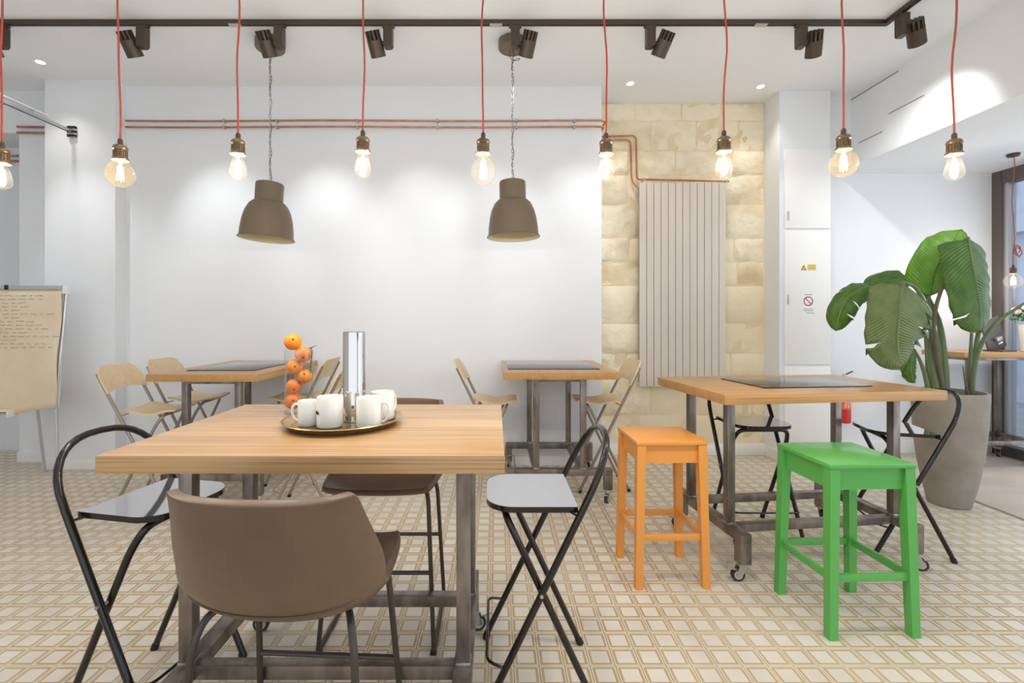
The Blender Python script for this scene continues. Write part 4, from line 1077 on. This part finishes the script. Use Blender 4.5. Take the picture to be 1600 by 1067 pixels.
MB().box((-0.36, -0.06, 0.60), (0.02, 0.03, 0.605)).box((-0.36, -0.06, 0.60), (0.02, -0.055, 0.625)).box((0.015, -0.06, 0.56), (0.03, 0.03, 0.62), bev=0.003).build('pen_tray', 'white_plastic', fc)

# ------------------------------------------------------------------ fire extinguisher, signs
fe = thing('fire_extinguisher', 'red fire extinguisher hung on the wall behind the table', 'extinguisher', (3.475, 4.79, 0.33))
MB().lathe([(0.0, 0.0), (0.050, 0.0), (0.056, 0.008), (0.056, 0.36), (0.050, 0.395), (0.030, 0.42), (0.018, 0.428), (0.0, 0.428)], 28).build('cylinder_body', 'ext_red', fe)
MB().lathe([(0.0565, 0.14), (0.0568, 0.145), (0.0568, 0.33), (0.0565, 0.335)], 28, caps=False).build('instruction_label', 'fruit2', fe)
m = MB(); rk = random.Random(3)
for row in range(8):
    for q in range(3):
        a0 = R(-120 + q * 24 + rk.uniform(-4, 4)); a1 = a0 + R(rk.uniform(8, 18)); zz = 0.16 + row * 0.021
        ps = [(0.0575 * math.cos(a0 + (a1 - a0) * s / 4), 0.0575 * math.sin(a0 + (a1 - a0) * s / 4)) for s in range(5)]
        for s in range(4):
            m.add([(ps[s][0], ps[s][1], zz), (ps[s + 1][0], ps[s + 1][1], zz), (ps[s + 1][0], ps[s + 1][1], zz + 0.010), (ps[s][0], ps[s][1], zz + 0.010)], [(0, 1, 2, 3)])
m.build('label_print', 'paper', fe)
MB().lathe([(0.0, 0.42), (0.020, 0.42), (0.020, 0.47), (0.012, 0.485), (0.0, 0.485)], 16).build('valve', 'steel_clip', fe)
MB().bar((-0.07, 0, 0.463), (0.10, 0, 0.440), 0.018, 0.008).build('carry_handle', 'black', fe)
MB().bar((0.0, 0, 0.474), (0.085, 0, 0.512), 0.018, 0.007).build('squeeze_lever', 'black', fe)
MB().tube(bez([(-0.02, 0, 0.45), (-0.075, 0, 0.43), (-0.085, 0.0, 0.30), (-0.07, 0, 0.12)], 14), 0.009, 8).build('hose', 'black', fe)
MB().box((-0.03, 0.05, 0.18), (0.03, 0.108, 0.40), bev=0.004).build('wall_bracket', 'black', fe)

sy = 4.562
sg = thing('warning_sign', 'small yellow electrical hazard sticker on the white column', 'sign', (2.968, sy, 1.855))
MB().box((-0.075, 0, -0.033), (0.078, 0.0015, 0.033)).build('backing', 'paper', sg)
MB().add([(-0.070, -0.0012, -0.026), (-0.018, -0.0012, -0.026), (-0.044, -0.0012, 0.024), (-0.070, 0.0, -0.026), (-0.018, 0.0, -0.026), (-0.044, 0.0, 0.024)], [(0, 1, 2), (5, 4, 3), (0, 3, 4, 1), (1, 4, 5, 2), (2, 5, 3, 0)]).build('triangle_border', 'black', sg)
MB().add([(-0.062, -0.0018, -0.0215), (-0.026, -0.0018, -0.0215), (-0.044, -0.0018, 0.0135), (-0.062, -0.001, -0.0215), (-0.026, -0.001, -0.0215), (-0.044, -0.001, 0.0135)], [(0, 1, 2), (5, 4, 3), (0, 3, 4, 1), (1, 4, 5, 2), (2, 5, 3, 0)]).build('triangle_field', 'sign_yellow', sg)
MB().add([(-0.042, -0.0024, 0.008), (-0.049, -0.0024, -0.006), (-0.044, -0.0024, -0.005), (-0.047, -0.0024, -0.018), (-0.039, -0.0024, -0.002), (-0.044, -0.0024, -0.003)], [(0, 1, 2, 3, 4, 5)]).build('bolt_symbol', 'black', sg)
MB().box((-0.008, -0.0012, -0.027), (0.073, 0, 0.028)).build('caption_field', 'sign_yellow', sg)
MB().box((0.004, -0.0018, 0.008), (0.062, -0.001, 0.0145)).box((0.0, -0.0018, -0.012), (0.066, -0.001, -0.0045)).build('caption_print', 'sign_grey', sg)
sn = thing('prohibition_sign', 'white notice with red prohibition circle on the column', 'sign', (2.968, sy, 1.505))
MB().box((-0.062, 0, -0.105), (0.062, 0.0015, 0.105)).build('sheet', 'paper', sn)
ring = MB(); n = 36
for q in range(n):
    a0, a1 = 2 * PI * q / n, 2 * PI * (q + 1) / n
    ring.add([(0.036 * math.cos(a0), -0.0012, 0.028 + 0.036 * math.sin(a0)), (0.045 * math.cos(a0), -0.0012, 0.028 + 0.045 * math.sin(a0)), (0.045 * math.cos(a1), -0.0012, 0.028 + 0.045 * math.sin(a1)), (0.036 * math.cos(a1), -0.0012, 0.028 + 0.036 * math.sin(a1))], [(0, 1, 2, 3)])
a = R(135); dx, dz = math.cos(a) * 0.038, math.sin(a) * 0.038
ring.add([(dx - 0.003, -0.0012, 0.028 + dz - 0.003), (dx + 0.003, -0.0012, 0.028 + dz + 0.003), (-dx + 0.003, -0.0012, 0.028 - dz + 0.003), (-dx - 0.003, -0.0012, 0.028 - dz - 0.003)], [(3, 2, 1, 0)])
ring.build('prohibition_circle', 'sign_red', sn)
tx = MB()
for (z0, x0, x1) in ((0.088, -0.035, 0.04), (-0.050, -0.045, 0.05), (-0.066, -0.045, 0.042), (-0.087, -0.02, 0.055)):
    tx.box((x0, -0.001, z0), (x1, 0.0, z0 + 0.006))
tx.build('text_lines', 'sign_grey', sn)

# ------------------------------------------------------------------ on the bar table: tablet stand and flowers
tb = thing('tablet_stand', 'dark grey tablet on a stand seen from behind', 'tablet', (4.70, 4.52, 1.0605), R(12))
body = MB().box((-0.115, -0.006, 0), (0.115, 0.006, 0.305), bev=0.005).build('tablet_body', 'tablet', tb); body.rotation_euler = (0, R(-20), 0); body.location = (0.03, 0, 0.012)
MB().box((-0.02, -0.035, 0.09), (0.05, -0.006, 0.125), bev=0.005).build('stand_arm', 'steel_clip', body)
MB().box((0.02, -0.009, 0.045), (0.075, -0.006, 0.060)).build('label_plate', 'paper', body)
MB().box((-0.06, -0.09, 0.0), (0.12, 0.06, 0.012), bev=0.003).build('stand_base', 'tablet', tb)

fw = thing('flower_pot', 'pot of pink chrysanthemums beside the tablet', 'flowers', (4.945, 4.46, 1.0605))
MB().lathe([(0.0, 0.0), (0.045, 0.0), (0.05, 0.004), (0.070, 0.24), (0.072, 0.25), (0.064, 0.25), (0.0, 0.23)], 28).build('pot', 'china', fw)
rk = random.Random(11); lv = MB()
for q in range(170):
    a = rk.uniform(0, 2 * PI); e = rk.uniform(-0.3, 1.3); r = rk.uniform(0.06, 0.115)
    c = Vector((r * math.cos(a) * math.cos(e), r * math.sin(a) * math.cos(e), 0.31 + r * math.sin(e) * 0.9))
    d = Vector((rk.uniform(-1, 1), rk.uniform(-1, 1), rk.uniform(-0.3, 1))).normalized(); s_ = d.cross(Vector((0.3, 0.7, 0.2))).normalized()
    lv.add([c, c + d * 0.02 + s_ * 0.009, c + d * 0.042, c + d * 0.02 - s_ * 0.009], [(0, 1, 2, 3)])
o = lv.build('foliage', 'leaf_small', fw, smooth=0)
for q in range(26):
    a = q * 2.4; e = 0.25 + 1.2 * (q / 26); r = 0.125
    c = (r * math.cos(a) * math.cos(e), r * math.sin(a) * math.cos(e), 0.315 + r * math.sin(e))
    f = MB()
    for w in range(9):
        b = 2 * PI * w / 9
        for (rr_, hh) in ((0.022, 0.004), (0.014, 0.012)):
            f.add([(0, 0, 0), (rr_ * math.cos(b - 0.3), rr_ * math.sin(b - 0.3), hh), (rr_ * 1.2 * math.cos(b), rr_ * 1.2 * math.sin(b), hh * 1.2), (rr_ * math.cos(b + 0.3), rr_ * math.sin(b + 0.3), hh)], [(0, 1, 2, 3)])
    fo = f.build('blossom', 'pink' if q % 3 else 'petal2', fw, smooth=0); fo.location = c; fo.rotation_euler = (0, PI / 2 - e, a)
